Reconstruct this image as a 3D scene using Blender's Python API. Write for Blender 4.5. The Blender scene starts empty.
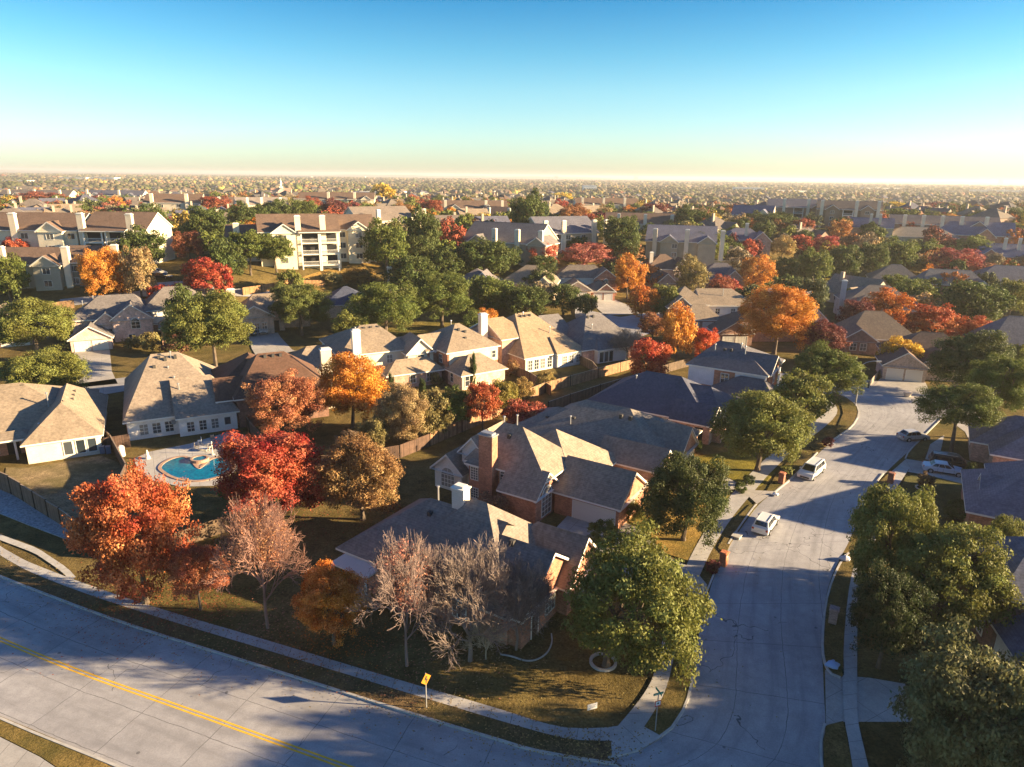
import bpy, math, random
import numpy as np
from math import radians, sin, cos, tan, sqrt, pi
S = bpy.context.scene
COL = S.collection
rnd = random.Random(11)
# ------------------------------------------------------------------ camera
H, F = 36.0, 683.0
PIT, ROL = radians(16.9), radians(0.72)
fv = np.array([0, cos(PIT), -sin(PIT)]); u0 = np.array([0, sin(PIT), cos(PIT)])
Rv = np.array([cos(ROL), sin(ROL)*u0[1], sin(ROL)*u0[2]]); Uv = np.array([-sin(ROL), cos(ROL)*u0[1], cos(ROL)*u0[2]])
CAM = np.array([0, 0, H])
def ray(px, py):
    d = fv + (px-512)/F*Rv - (py-383.5)/F*Uv
    return d
def P(px, py, z=0.0):
    d = ray(px, py); t = (z-H)/d[2]
    return (t*d[0], t*d[1])
def proj(x, y, z):
    v = np.array([x, y, z-H]); w = v@fv
    return 512+F*(v@Rv)/w, 383.5-F*(v@Uv)/w, w
def sst(t):
    t = max(0.0, min(1.0, t)); return t*t*(3-2*t)
def hgt(x, y):
    c = max(0.0, min(260.0, x+80)); y0 = 137+0.5*c; w = 45+0.25*c
    z = 12.5*sst((y-y0)/w)
    z *= 1-sst((y-460)/520)
    if y > 300: z += 1.5*sst((y-300)/200)*(sin(x*.011+y*.004)+sin(y*.009-x*.006))*(1-sst((y-3000)/3000))
    return z
def G(px, py):
    d = ray(px, py); t = 20.0
    while t < 20000:
        x, y, z = CAM+t*d
        if z <= hgt(x, y): break
        t *= 1.004
    return (CAM+t*d)
cam = bpy.data.cameras.new('camera'); co = bpy.data.objects.new('camera', cam); COL.objects.link(co)
cam.sensor_width = 36; cam.lens = 36*F/1024; cam.clip_start = .5; cam.clip_end = 40000
from mathutils import Matrix, Vector
M = Matrix(((Rv[0], Uv[0], -fv[0], 0), (Rv[1], Uv[1], -fv[1], 0), (Rv[2], Uv[2], -fv[2], H), (0, 0, 0, 1)))
co.matrix_world = M; S.camera = co
# ------------------------------------------------------------------ world, sun
SUNV = Vector((1.0, -0.075, tan(radians(14.3)))).normalized()      # towards the sun
W = bpy.data.worlds.new('World'); S.world = W; W.use_nodes = True
wn = W.node_tree; bg = wn.nodes['Background']
sky = wn.nodes.new('ShaderNodeTexSky'); sky.sky_type = 'NISHITA'; sky.sun_disc = False
sky.sun_elevation = math.asin(SUNV.z); sky.sun_rotation = math.atan2(SUNV.x, SUNV.y)
sky.altitude = 200; sky.air_density = 1.0; sky.dust_density = .7; sky.ozone_density = 4
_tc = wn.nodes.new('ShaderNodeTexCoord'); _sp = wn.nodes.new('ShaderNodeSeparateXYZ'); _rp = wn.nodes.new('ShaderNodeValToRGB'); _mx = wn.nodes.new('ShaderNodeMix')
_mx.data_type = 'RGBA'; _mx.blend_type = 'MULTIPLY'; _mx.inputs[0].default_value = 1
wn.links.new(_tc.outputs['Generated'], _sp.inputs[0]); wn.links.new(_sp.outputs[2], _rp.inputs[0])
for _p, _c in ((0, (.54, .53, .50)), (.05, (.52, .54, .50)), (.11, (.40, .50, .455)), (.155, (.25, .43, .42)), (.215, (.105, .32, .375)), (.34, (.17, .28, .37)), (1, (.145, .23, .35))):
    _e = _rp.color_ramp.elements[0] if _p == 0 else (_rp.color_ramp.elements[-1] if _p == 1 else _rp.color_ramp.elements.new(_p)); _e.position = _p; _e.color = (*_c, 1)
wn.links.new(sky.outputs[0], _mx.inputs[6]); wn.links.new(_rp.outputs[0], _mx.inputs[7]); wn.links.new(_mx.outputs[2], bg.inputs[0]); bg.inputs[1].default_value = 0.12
sl = bpy.data.lights.new('sun', 'SUN'); so = bpy.data.objects.new('sun', sl); COL.objects.link(so)
sl.energy = 5.0; sl.color = (1.0, .75, .44); sl.angle = radians(.6)
so.rotation_euler = SUNV.to_track_quat('Z', 'Y').to_euler(); so.location = (60, -10, 90)
S.view_settings.view_transform = 'Standard'; S.view_settings.look = 'None'; S.view_settings.gamma = 1
S.view_settings.exposure = 2.2
S.render.engine = 'CYCLES'
S.cycles.use_denoising = True; S.cycles.max_bounces = 6; S.cycles.diffuse_bounces = 2; S.cycles.glossy_bounces = 2
S.cycles.transmission_bounces = 3; S.cycles.volume_bounces = 0; S.cycles.transparent_max_bounces = 4
S.cycles.sample_clamp_indirect = 4
# ------------------------------------------------------------------ materials
def mat(name, col=(.5, .5, .5), rough=.8, build=None, metal=0.0, spec=.3):
    m = bpy.data.materials.new(name); m.use_nodes = True
    b = m.node_tree.nodes['Principled BSDF']
    b.inputs['Base Color'].default_value = (*col, 1); b.inputs['Roughness'].default_value = rough
    b.inputs['Metallic'].default_value = metal; b.inputs['Specular IOR Level'].default_value = spec
    if build: build(m, m.node_tree, b)
    return m
class N:
    """small node helper"""
    def __init__(s, nt): s.nt = nt
    def node(s, t, **k):
        n = s.nt.nodes.new(t)
        for a, v in k.items(): setattr(n, a, v)
        return n
    def l(s, a, b): s.nt.links.new(a, b)
    def noise(s, vec, scale, det=4, rough=.6):
        n = s.node('ShaderNodeTexNoise'); n.inputs['Scale'].default_value = scale; n.inputs['Detail'].default_value = det; n.inputs['Roughness'].default_value = rough
        if vec is not None: s.l(vec, n.inputs['Vector'])
        return n.outputs['Fac']
    def ramp(s, fac, stops):
        r = s.node('ShaderNodeValToRGB'); e = r.color_ramp.elements
        while len(e) < len(stops): e.new(.5)
        for i, (p, c) in enumerate(stops):
            e[i].position = p; e[i].color = (*c, 1) if len(c) == 3 else c
        s.l(fac, r.inputs[0]); return r.outputs[0]
    def math(s, op, a, b=0.0):
        m = s.node('ShaderNodeMath', operation=op)
        for i, v in enumerate((a, b)):
            if hasattr(v, 'links'): s.l(v, m.inputs[i])
            else: m.inputs[i].default_value = v
        return m.outputs[0]
    def mix(s, fac, a, b, mode='MIX'):
        m = s.node('ShaderNodeMix', data_type='RGBA', blend_type=mode)
        for i, v in ((0, fac), (6, a), (7, b)):
            if hasattr(v, 'links'): s.l(v, m.inputs[i])
            elif i == 0: m.inputs[0].default_value = v
            else: m.inputs[i].default_value = (*v, 1)
        return m.outputs[2]
    def sep(s, v):
        n = s.node('ShaderNodeSeparateXYZ'); s.l(v, n.inputs[0]); return n.outputs
def gray(v): return (v, v, v)
def b_shingle(m, nt, b):
    n = N(nt); oi = n.node('ShaderNodeObjectInfo'); tc = n.node('ShaderNodeTexCoord'); g = n.node('ShaderNodeNewGeometry')
    pos = g.outputs['Position']
    big = n.noise(tc.outputs['Object'], .35, 5); fine = n.noise(tc.outputs['Object'], 3.2, 3)
    z = n.sep(tc.outputs['Object'])[2]
    rows = n.math('FRACT', n.math('MULTIPLY', z, 7.0))
    k = n.ramp(big, [(.3, gray(.84)), (.7, gray(1.12))])
    k2 = n.ramp(fine, [(.35, gray(.82)), (.65, gray(1.16))])
    sv = n.node('ShaderNodeVectorMath', operation='MULTIPLY'); sv.inputs[1].default_value = (1.6, 1.6, .25); n.l(tc.outputs['Object'], sv.inputs[0])
    oi_ = n.ramp(n.noise(sv.outputs[0], 1.1, 4), [(.35, gray(.86)), (.6, gray(1.05))])
    k3 = n.ramp(rows, [(0, gray(.72)), (.2, gray(1.0)), (1, gray(1.05))])
    c = n.mix(1, oi.outputs['Color'], k, 'MULTIPLY'); c = n.mix(1, c, k2, 'MULTIPLY'); c = n.mix(1, c, k3, 'MULTIPLY'); c = n.mix(1, c, oi_, 'MULTIPLY')
    n.l(c, b.inputs['Base Color'])
    bp = n.node('ShaderNodeBump'); bp.inputs['Strength'].default_value = .5; bp.inputs['Distance'].default_value = .03
    n.l(fine, bp.inputs['Height']); n.l(bp.outputs[0], b.inputs['Normal'])
def b_wall(m, nt, b):
    n = N(nt); oi = n.node('ShaderNodeObjectInfo'); tc = n.node('ShaderNodeTexCoord')
    big = n.noise(tc.outputs['Object'], .5, 5); fine = n.noise(tc.outputs['Object'], 6, 2)
    c = n.mix(1, oi.outputs['Color'], n.ramp(big, [(.3, gray(.86)), (.7, gray(1.08))]), 'MULTIPLY')
    c = n.mix(1, c, n.ramp(fine, [(.3, gray(.92)), (.7, gray(1.06))]), 'MULTIPLY')
    zz = n.sep(tc.outputs['Object'])[2]
    c = n.mix(1, c, n.ramp(n.math('FRACT', n.math('MULTIPLY', zz, 5.0)), [(0, gray(.8)), (.12, gray(1)), (1, gray(1))]), 'MULTIPLY')
    n.l(c, b.inputs['Base Color'])
def b_brick(m, nt, b):
    n = N(nt); oi = n.node('ShaderNodeObjectInfo'); tc = n.node('ShaderNodeTexCoord')
    o = n.sep(tc.outputs['Object']); cb = n.node('ShaderNodeCombineXYZ')
    n.l(n.math('ADD', o[0], o[1]), cb.inputs[0]); n.l(o[2], cb.inputs[1])
    br = n.node('ShaderNodeTexBrick'); n.l(cb.outputs[0], br.inputs['Vector']); br.inputs['Scale'].default_value = 2.2
    br.inputs['Mortar Size'].default_value = .03; br.inputs['Color1'].default_value = (.7, .7, .7, 1); br.inputs['Color2'].default_value = (1.25, 1.2, 1.15, 1); br.inputs['Mortar'].default_value = (1.3, 1.3, 1.35, 1)
    c = n.mix(1, oi.outputs['Color'], br.outputs[0], 'MULTIPLY')
    c = n.mix(1, c, n.ramp(n.noise(tc.outputs['Object'], 1.2, 6), [(.3, gray(.7)), (.7, gray(1.3))]), 'MULTIPLY')
    n.l(c, b.inputs['Base Color'])
def b_leaf(m, nt, b):
    n = N(nt); oi = n.node('ShaderNodeObjectInfo'); at = n.node('ShaderNodeAttribute', attribute_name='tint')
    t = at.outputs['Fac']
    hs = n.node('ShaderNodeHueSaturation'); n.l(oi.outputs['Color'], hs.inputs['Color'])
    tc = n.node('ShaderNodeTexCoord'); nz = n.noise(tc.outputs['Object'], 1.6, 3)
    n.l(n.math('ADD', n.math('ADD', .455, n.math('MULTIPLY', t, .034)), n.math('MULTIPLY', nz, .07)), hs.inputs['Hue'])
    n.l(n.math('MULTIPLY', n.math('ADD', .5, n.math('MULTIPLY', t, 1.0)), n.math('ADD', .62, n.math('MULTIPLY', nz, .8))), hs.inputs['Value'])
    n.l(n.math('SUBTRACT', 1.08, n.math('MULTIPLY', t, .2)), hs.inputs['Saturation'])
    n.l(hs.outputs[0], b.inputs['Base Color'])
    tr = n.node('ShaderNodeBsdfTranslucent'); n.l(hs.outputs[0], tr.inputs[0])
    mx = n.node('ShaderNodeMixShader'); mx.inputs[0].default_value = .3
    n.l(b.outputs[0], mx.inputs[1]); n.l(tr.outputs[0], mx.inputs[2]); n.l(mx.outputs[0], nt.nodes['Material Output'].inputs[0])
def b_bark(m, nt, b):
    n = N(nt); oi = n.node('ShaderNodeObjectInfo'); tc = n.node('ShaderNodeTexCoord')
    n.l(n.mix(1, oi.outputs['Color'], n.ramp(n.noise(tc.outputs['Object'], 5, 4), [(.3, gray(.6)), (.7, gray(1.3))]), 'MULTIPLY'), b.inputs['Base Color'])
def b_ground(m, nt, b):
    n = N(nt); g = n.node('ShaderNodeNewGeometry'); p = g.outputs['Position']
    big = n.noise(p, .045, 6, .65); mid = n.noise(p, .5, 6, .7); fine = n.noise(p, 4.5, 4, .75)
    c = n.ramp(big, [(.32, (.06, .05, .018)), (.5, (.16, .115, .043)), (.62, (.11, .09, .028)), (.8, (.28, .20, .07))])
    c = n.mix(1, c, n.ramp(mid, [(.3, gray(.6)), (.7, gray(1.35))]), 'MULTIPLY')
    c = n.mix(1, c, n.ramp(fine, [(.3, gray(.5)), (.7, gray(1.45))]), 'MULTIPLY')
    y = n.sep(p)[1]
    far = n.math('MULTIPLY', n.math('SUBTRACT', y, 350), 1/500.0); far.node.use_clamp = True
    fc = n.ramp(n.noise(p, .012, 8, .75), [(.35, (.05, .05, .028)), (.5, (.09, .075, .045)), (.6, (.16, .13, .09)), (.7, (.07, .055, .03))])
    c = n.mix(far, c, fc); n.l(c, b.inputs['Base Color'])
    bp = n.node('ShaderNodeBump'); bp.inputs['Strength'].default_value = .8; bp.inputs['Distance'].default_value = .12
    n.l(fine, bp.inputs['Height']); n.l(bp.outputs[0], b.inputs['Normal'])
def b_lawn(m, nt, b):
    n = N(nt); g = n.node('ShaderNodeNewGeometry'); p = g.outputs['Position']; oi = n.node('ShaderNodeObjectInfo')
    mid = n.noise(p, .7, 6, .7); fine = n.noise(p, 6.5, 4, .8); big = n.noise(p, .18, 3)
    c = n.mix(1, oi.outputs['Color'], n.ramp(mid, [(.3, gray(.6)), (.7, gray(1.4))]), 'MULTIPLY')
    c = n.mix(1, c, n.ramp(fine, [(.32, gray(.4)), (.68, gray(1.6))]), 'MULTIPLY')
    c = n.mix(n.ramp(big, [(.4, gray(0)), (.6, gray(.6))]), c, (.075, .075, .022)); n.l(c, b.inputs['Base Color'])
    bp = n.node('ShaderNodeBump'); bp.inputs['Strength'].default_value = .9; bp.inputs['Distance'].default_value = .1
    n.l(fine, bp.inputs['Height']); n.l(bp.outputs[0], b.inputs['Normal'])
def concrete(base, jl, jw, jt=.03, cracks=True):
    """UV in metres: u along, v across; joints every jl along and jw across"""
    def f(m, nt, b):
        n = N(nt); uv = n.node('ShaderNodeUVMap'); g = n.node('ShaderNodeNewGeometry'); p = g.outputs['Position']
        s = n.sep(uv.outputs[0])
        big = n.noise(p, .12, 5, .6); mid = n.noise(p, .9, 6, .7); fine = n.noise(p, 9, 3, .7)
        wob = n.noise(p, .6, 3)
        c = n.mix(1, base, n.ramp(big, [(.3, gray(.8)), (.7, gray(1.15))]), 'MULTIPLY')
        c = n.mix(1, c, n.ramp(mid, [(.3, gray(.82)), (.7, gray(1.12))]), 'MULTIPLY')
        c = n.mix(1, c, n.ramp(fine, [(.3, gray(.86)), (.7, gray(1.1))]), 'MULTIPLY')
        def line(v, period, th, off=0.0):
            v = n.math('ADD', v, n.math('MULTIPLY', wob, .25 if cracks else 0.02))
            f_ = n.math('FRACT', n.math('DIVIDE', n.math('ADD', v, off), period))
            return n.math('LESS_THAN', f_, th/period)
        j = line(s[0], jl, jt)
        if jw: j = n.math('MAXIMUM', j, line(s[1], jw, jt, .4))
        j = n.math('MULTIPLY', j, n.ramp(mid, [(.3, gray(.2)), (.6, gray(.7))]))
        if cracks:
            ln = n.math('ADD', .5, n.math('MULTIPLY', n.math('SINE', n.math('MULTIPLY', s[1], 3.49)), .5)); st = n.node('ShaderNodeCombineXYZ'); n.l(n.math('MULTIPLY', s[0], .12), st.inputs[0]); n.l(s[1], st.inputs[1])
            dk = n.math('MULTIPLY', ln, n.ramp(n.noise(st.outputs[0], 1.3, 4), [(.4, gray(0)), (.65, gray(1))]))
            c = n.mix(n.math('MULTIPLY', dk, .45), c, (.17, .165, .165))
            sp_ = n.node('ShaderNodeTexVoronoi'); sp_.inputs['Scale'].default_value = .35; n.l(p, sp_.inputs['Vector']); c = n.mix(n.math('MULTIPLY', n.math('LESS_THAN', sp_.outputs['Distance'], .045), .6), c, (.06, .06, .06))
            vo = n.node('ShaderNodeTexVoronoi', feature='DISTANCE_TO_EDGE'); vo.inputs['Scale'].default_value = .11
            dv = n.node('ShaderNodeVectorMath', operation='ADD'); n.l(p, dv.inputs[0])
            no = n.node('ShaderNodeTexNoise'); no.inputs['Scale'].default_value = .5; n.l(p, no.inputs[0])
            sc = n.node('ShaderNodeVectorMath', operation='SCALE'); sc.inputs['Scale'].default_value = 3; n.l(no.outputs['Color'], sc.inputs[0]); n.l(sc.outputs[0], dv.inputs[1])
            n.l(dv.outputs[0], vo.inputs['Vector'])
            cr = n.math('MULTIPLY', n.math('LESS_THAN', vo.outputs[0], .0028), n.math('GREATER_THAN', big, .5))
            j = n.math('MAXIMUM', j, n.math('MULTIPLY', cr, .7))
        c = n.mix(j, c, (.03, .03, .032)); n.l(c, b.inputs['Base Color'])
    return f
def b_noise(base, lo=.8, hi=1.15, sc=1.5):
    def f(m, nt, b):
        n = N(nt); tc = n.node('ShaderNodeTexCoord')
        n.l(n.mix(1, base, n.ramp(n.noise(tc.outputs['Object'], sc, 5), [(.3, gray(lo)), (.7, gray(hi))]), 'MULTIPLY'), b.inputs['Base Color'])
    return f
def b_wood(m, nt, b):
    n = N(nt); tc = n.node('ShaderNodeTexCoord'); oi = n.node('ShaderNodeObjectInfo')
    uv = n.sep(n.node('ShaderNodeUVMap').outputs[0])
    bd = n.math('FLOOR', n.math('MULTIPLY', uv[0], 7.0)); wn_ = n.node('ShaderNodeTexWhiteNoise', noise_dimensions='1D'); n.l(bd, wn_.inputs['W'])
    c = n.mix(1, oi.outputs['Color'], n.ramp(wn_.outputs[0], [(0, gray(.65)), (1, gray(1.3))]), 'MULTIPLY')
    gp = n.math('LESS_THAN', n.math('FRACT', n.math('MULTIPLY', uv[0], 7.0)), .1)
    c = n.mix(gp, c, (.01, .008, .006)); c = n.mix(1, c, n.ramp(n.noise(tc.outputs['Object'], 1.3, 5), [(.3, gray(.7)), (.7, gray(1.2))]), 'MULTIPLY')
    n.l(c, b.inputs['Base Color'])
def b_glass(m, nt, b):
    n = N(nt); oi = n.node('ShaderNodeObjectInfo')
    n.l(n.ramp(oi.outputs['Random'], [(0, (.02, .028, .035)), (.45, (.04, .05, .06)), (.6, (.16, .155, .14)), (.8, (.05, .06, .07)), (1, (.30, .28, .24))]), b.inputs['Base Color'])
def b_paint(m, nt, b):
    n = N(nt); oi = n.node('ShaderNodeObjectInfo'); n.l(oi.outputs['Color'], b.inputs['Base Color']); b.inputs['Coat Weight'].default_value = .6; b.inputs['Coat Roughness'].default_value = .06
def b_obj(m, nt, b):
    n = N(nt); oi = n.node('ShaderNodeObjectInfo'); n.l(oi.outputs['Color'], b.inputs['Base Color'])
def b_attr(m, nt, b):
    n = N(nt); at = n.node('ShaderNodeAttribute', attribute_name='col'); n.l(at.outputs['Color'], b.inputs['Base Color'])
def b_water(m, nt, b):
    n = N(nt); tc = n.node('ShaderNodeTexCoord')
    bp = n.node('ShaderNodeBump'); bp.inputs['Strength'].default_value = .25; bp.inputs['Distance'].default_value = .05
    nz = n.noise(tc.outputs['Object'], 2.5, 3); n.l(nz, bp.inputs['Height']); n.l(bp.outputs[0], b.inputs['Normal'])
    n.l(n.mix(n.ramp(nz, [(.35, gray(0)), (.65, gray(1))]), (.0, .09, .17), (.0, .19, .27)), b.inputs['Base Color'])
MT = dict(
 shingle=mat('shingle', rough=.85, build=b_shingle, spec=.25), wall=mat('siding', rough=.8, build=b_wall), brick=mat('brickwork', rough=.9, build=b_brick),
 leaf=mat('leaf', rough=.65, build=b_leaf, spec=.25), bark=mat('bark', rough=.9, build=b_bark), ground=mat('dry_grass_ground', rough=1, build=b_ground, spec=.05),
 lawn=mat('lawn_grass', rough=1, build=b_lawn, spec=.05),
 road=mat('road_concrete', rough=.8, build=concrete((.36, .35, .35), 6.0, 3.6, .05)), walk=mat('walk_concrete', rough=.85, build=concrete((.42, .40, .37), 1.55, 0, .04, False)),
 drive=mat('driveway_concrete', rough=.85, build=concrete((.40, .37, .33), 3.2, 2.8, .035, False)), kerb=mat('kerb_concrete', rough=.85, build=b_noise((.44, .42, .38))),
 yellow=mat('yellow_paint', rough=.7, build=b_noise((.78, .45, .03), .8, 1.1, 2.5)), trim=mat('white_trim', (.72, .69, .62), .6), glass=mat('window_glass', (.03, .04, .05), .08, build=b_glass, spec=.8),
 paint=mat('object_paint', rough=.3, build=b_paint, spec=.5), matte=mat('object_matte', rough=.8, build=b_obj), rubber=mat('rubber', (.02, .02, .02), .8), rim=mat('rim_metal', (.45, .45, .47), .35, metal=.8),
 wood=mat('fence_wood', rough=.85, build=b_wood), metal=mat('grey_metal', (.38, .38, .38), .45, metal=.6), water=mat('pool_water', (.0, .25, .42), .06, build=b_water, spec=.6),
 attr=mat('far_paint', rough=.9, build=b_attr), door=mat('garage_paint', (.66, .62, .54), .6), dark=mat('dark_shade_and_parts', (.02, .02, .022), .7),
 gravel=mat('gravel_stone', rough=.95, build=b_noise((.36, .36, .36), .45, 1.3, 5)), carglass=mat('car_glass', (.015, .018, .022), .08, spec=.8),
 red=mat('red_lens', (.4, .02, .01), .3), lamp=mat('clear_lens', (.75, .75, .72), .2), solar=mat('coping_stone', rough=.8, build=b_noise((.42, .27, .19), .7, 1.2, 3)))
# ------------------------------------------------------------------ mesh helpers
class MB:
    def __init__(s): s.v, s.f, s.uv, s.c = [], [], [], []
    def poly(s, pts, uv=None, col=None):
        k = len(s.v); s.v += [tuple(map(float, p)) for p in pts]; s.f.append(tuple(range(k, k+len(pts))))
        s.uv.append(uv if uv else [(0, 0)]*len(pts)); s.c.append(col)
    def box(s, x0, x1, y0, y1, z0, z1, col=None):
        a = [(x0, y0), (x1, y0), (x1, y1), (x0, y1)]
        s.prism(a, z0, z1, col)
    def prism(s, a, z0, z1, col=None):
        n = len(a)
        s.poly([(x, y, z1) for x, y in a], col=col); s.poly([(x, y, z0) for x, y in reversed(a)], col=col)
        for i in range(n):
            p, q = a[i], a[(i+1) % n]; s.poly([(p[0], p[1], z0), (q[0], q[1], z0), (q[0], q[1], z1), (p[0], p[1], z1)], col=col)
    def tube(s, p, q, r0, r1, n=6):
        p, q = Vector(p), Vector(q); d = (q-p)
        if d.length < 1e-6: return
        d.normalize(); a = d.orthogonal().normalized(); b = d.cross(a)
        k = len(s.v)
        for c, r in ((p, r0), (q, r1)):
            for i in range(n):
                t = 2*pi*i/n; s.v.append(tuple(c+a*(r*cos(t))+b*(r*sin(t))))
        for i in range(n):
            j = (i+1) % n; s.f.append((k+i, k+j, k+n+j, k+n+i)); s.uv.append([(0, 0)]*4); s.c.append(None)
        s.f.append(tuple(k+n+i for i in range(n))); s.uv.append([(0, 0)]*n); s.c.append(None)
        s.f.append(tuple(k+i for i in reversed(range(n)))); s.uv.append([(0, 0)]*n); s.c.append(None)
    def mesh(s, name, mt, smooth=False, uv=False, col=False):
        me = bpy.data.meshes.new(name); me.from_pydata(s.v, [], s.f); me.materials.append(MT[mt])
        if uv:
            l = me.uv_layers.new(name='UVMap'); flat = [c for f in s.uv for c in f]
            l.data.foreach_set('uv', [k for c in flat for k in c])
        if col:
            a = me.color_attributes.new('col', 'FLOAT_COLOR', 'CORNER'); arr = []
            for f, c in zip(s.f, s.c): arr += list((*c, 1))*len(f)
            a.data.foreach_set('color', arr)
        if smooth: me.shade_smooth()
        return me
    def build(s, name, mt, parent=None, color=None, smooth=False, uv=False, col=False):
        o = bpy.data.objects.new(name, s.mesh(name, mt, smooth, uv, col)); COL.objects.link(o)
        if parent: o.parent = parent; KIDS.setdefault(parent.name, []).append(o)
        if color: o.color = (*color, 1)
        return o
def tag(o, label, cat=None, group=None, kind=None):
    if label: o['label'] = label
    if cat: o['category'] = cat
    if group: o['group'] = group
    if kind: o['kind'] = kind
    return o
def empty(name, loc, rz=0.0):
    o = bpy.data.objects.new(name, None); COL.objects.link(o); o.location = loc; o.rotation_euler = (0, 0, rz); o.empty_display_size = .5; return o
def copy_tree(o, parent=None):
    c = o.copy(); COL.objects.link(c)
    if parent: c.parent = parent
    for ch in list(KIDS.get(o.name, [])): KIDS.setdefault(c.name, []).append(copy_tree(ch, c))
    return c
KIDS = {}
# ------------------------------------------------------------------ ground and roads
def axis(stops):
    out = []
    for a, b, st in stops:
        n = max(1, int(round((b-a)/st))); out += [a+(b-a)*i/n for i in range(n)]
    out.append(stops[-1][1]); return out
XS = axis([(-16000, -4000, 2000), (-4000, -1000, 250), (-1000, -300, 35), (-300, 300, 7), (300, 1000, 35), (1000, 4000, 250), (4000, 16000, 2000)])
YS = axis([(-400, -40, 60), (-40, 500, 6), (500, 1200, 35), (1200, 4000, 200), (4000, 18000, 2000)])
gm = bpy.data.meshes.new('ground'); vs = [(x, y, hgt(x, y)) for y in YS for x in XS]; nx = len(XS)
gm.from_pydata(vs, [], [(j*nx+i, j*nx+i+1, (j+1)*nx+i+1, (j+1)*nx+i) for j in range(len(YS)-1) for i in range(nx-1)])
gm.materials.append(MT['ground']); gm.shade_smooth()
go = bpy.data.objects.new('ground', gm); COL.objects.link(go); tag(go, 'dry brown and olive grass ground between the houses', None, None, 'structure')
def resample(pts, step):
    out = [pts[0]]; 
    for a, b in zip(pts[:-1], pts[1:]):
        n = max(1, int(math.dist(a, b)/step))
        for i in range(1, n+1): out.append((a[0]+(b[0]-a[0])*i/n, a[1]+(b[1]-a[1])*i/n))
    return out
def smooth(pts, it=2):
    for _ in range(it):
        q = [pts[0]]
        for a, b in zip(pts[:-1], pts[1:]):
            q += [(a[0]*.75+b[0]*.25, a[1]*.75+b[1]*.25), (a[0]*.25+b[0]*.75, a[1]*.25+b[1]*.75)]
        pts = q+[pts[-1]]
    return pts
def at_frac(pts, n):
    d = [0]
    for a, b in zip(pts[:-1], pts[1:]): d.append(d[-1]+math.dist(a, b))
    out = []; k = 0
    for i in range(n+1):
        t = d[-1]*i/n
        while k < len(d)-2 and d[k+1] < t: k += 1
        f = (t-d[k])/max(1e-6, d[k+1]-d[k]); a, b = pts[k], pts[k+1]
        out.append((a[0]+(b[0]-a[0])*f, a[1]+(b[1]-a[1])*f))
    return out
def ribbon(name, L, R, z, mt, label, n=60, kind='structure', color=None, follow=False):
    A, B = at_frac(L, n), at_frac(R, n); mb = MB(); u = 0
    for i in range(n):
        du = (math.dist(A[i], A[i+1])+math.dist(B[i], B[i+1]))/2; w0, w1 = math.dist(A[i], B[i]), math.dist(A[i+1], B[i+1])
        zz = lambda p: z+(hgt(*p)+.12 if follow else 0)
        mb.poly([(*B[i], zz(B[i])), (*B[i+1], zz(B[i+1])), (*A[i+1], zz(A[i+1])), (*A[i], zz(A[i]))], [(u, w0), (u+du, w1), (u+du, 0), (u, 0)]); u += du
    o = mb.build(name, mt, uv=True, color=color); tag(o, label, None, None, kind); return o
def offset(pts, d):
    out = []
    for i, p in enumerate(pts):
        a = pts[max(0, i-1)]; b = pts[min(len(pts)-1, i+1)]; dx, dy = b[0]-a[0], b[1]-a[1]; l = math.hypot(dx, dy) or 1
        out.append((p[0]-dy/l*d, p[1]+dx/l*d))
    return out
def kerb(pts, label, w=.17, h=.13, name='kerb'):
    """a real step along a line"""
    A, B = pts, offset(pts, w); mb = MB()
    for i in range(len(pts)-1):
        a, b, c, d = A[i], A[i+1], B[i+1], B[i]
        mb.poly([(*a, h), (*b, h), (*c, h), (*d, h)]); mb.poly([(*a, -.05), (*b, -.05), (*b, h), (*a, h)]); mb.poly([(*c, -.05), (*d, -.05), (*d, h), (*c, h)])
    for e in (0, -1):
        a, d = A[e], B[e]; mb.poly([(*a, -.05), (*a, h), (*d, h), (*d, -.05)])
    o = mb.build(name, 'kerb'); tag(o, label, None, None, 'structure'); return o
def patch(name, pts, z, mt, label, color=None, kind='structure', uvrot=0.0, thick=None):
    mb = MB(); c, s = cos(uvrot), sin(uvrot)
    mb.poly([(x, y, z) for x, y in pts], [(x*c+y*s, -x*s+y*c) for x, y in pts])
    if thick:
        for a, b in zip(pts, pts[1:]+pts[:1]): mb.poly([(*a, z-thick), (*b, z-thick), (*b, z), (*a, z)], [(0, 0)]*4)
    o = mb.build(name, mt, uv=True, color=color); tag(o, label, None, None, kind); return o
PX = lambda l, z=0: [P(a, b, z) for a, b in l]
LAWN = (.15, .108, .042); LAWN_LIT = (.20, .165, .03)  # second colour is the same grass with sunlight put into it
# front road: the kerb on the houses' side, its opposite 10.5 m away
k1 = smooth([(-140, 104), (-90, 76), (-60, 61)]+PX([(0, 578), (120, 624), (240, 661), (350, 696), (446, 726), (500, 742), (528, 751), (570, 759)])+[(7.5, 34.6)], 2)
main_n = k1+[(14, 32.4), (24, 28.6), (60, 14), (120, -12)]
main_s = offset(main_n, -10.6)
ribbon('main_road', main_n, main_s, .004, 'road', 'grey concrete main road with double yellow centre line', 120)
for off, nm in ((-5.15, 'a'), (-5.42, 'b')):
    L_ = offset(main_n, off); R_ = offset(main_n, off-.13)
    cut = [i for i, p in enumerate(L_) if p[0] < 4]
    ribbon('road_marking', L_[:cut[-1]], R_[:cut[-1]], .009, 'yellow', 'solid yellow line along the middle of the main road', 80)
kerb(k1[:-1]+PX([(609, 759.5), (638, 752), (660, 739), (673, 729), (684, 712), (689, 700), (693, 682), (695, 665), (697, 645)]), 'pale kerb curving from main road into the side street')
kerb(offset(main_n[:len(k1)+1], -10.6)[::-1], 'pale kerb on the far verge of main road')
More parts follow.
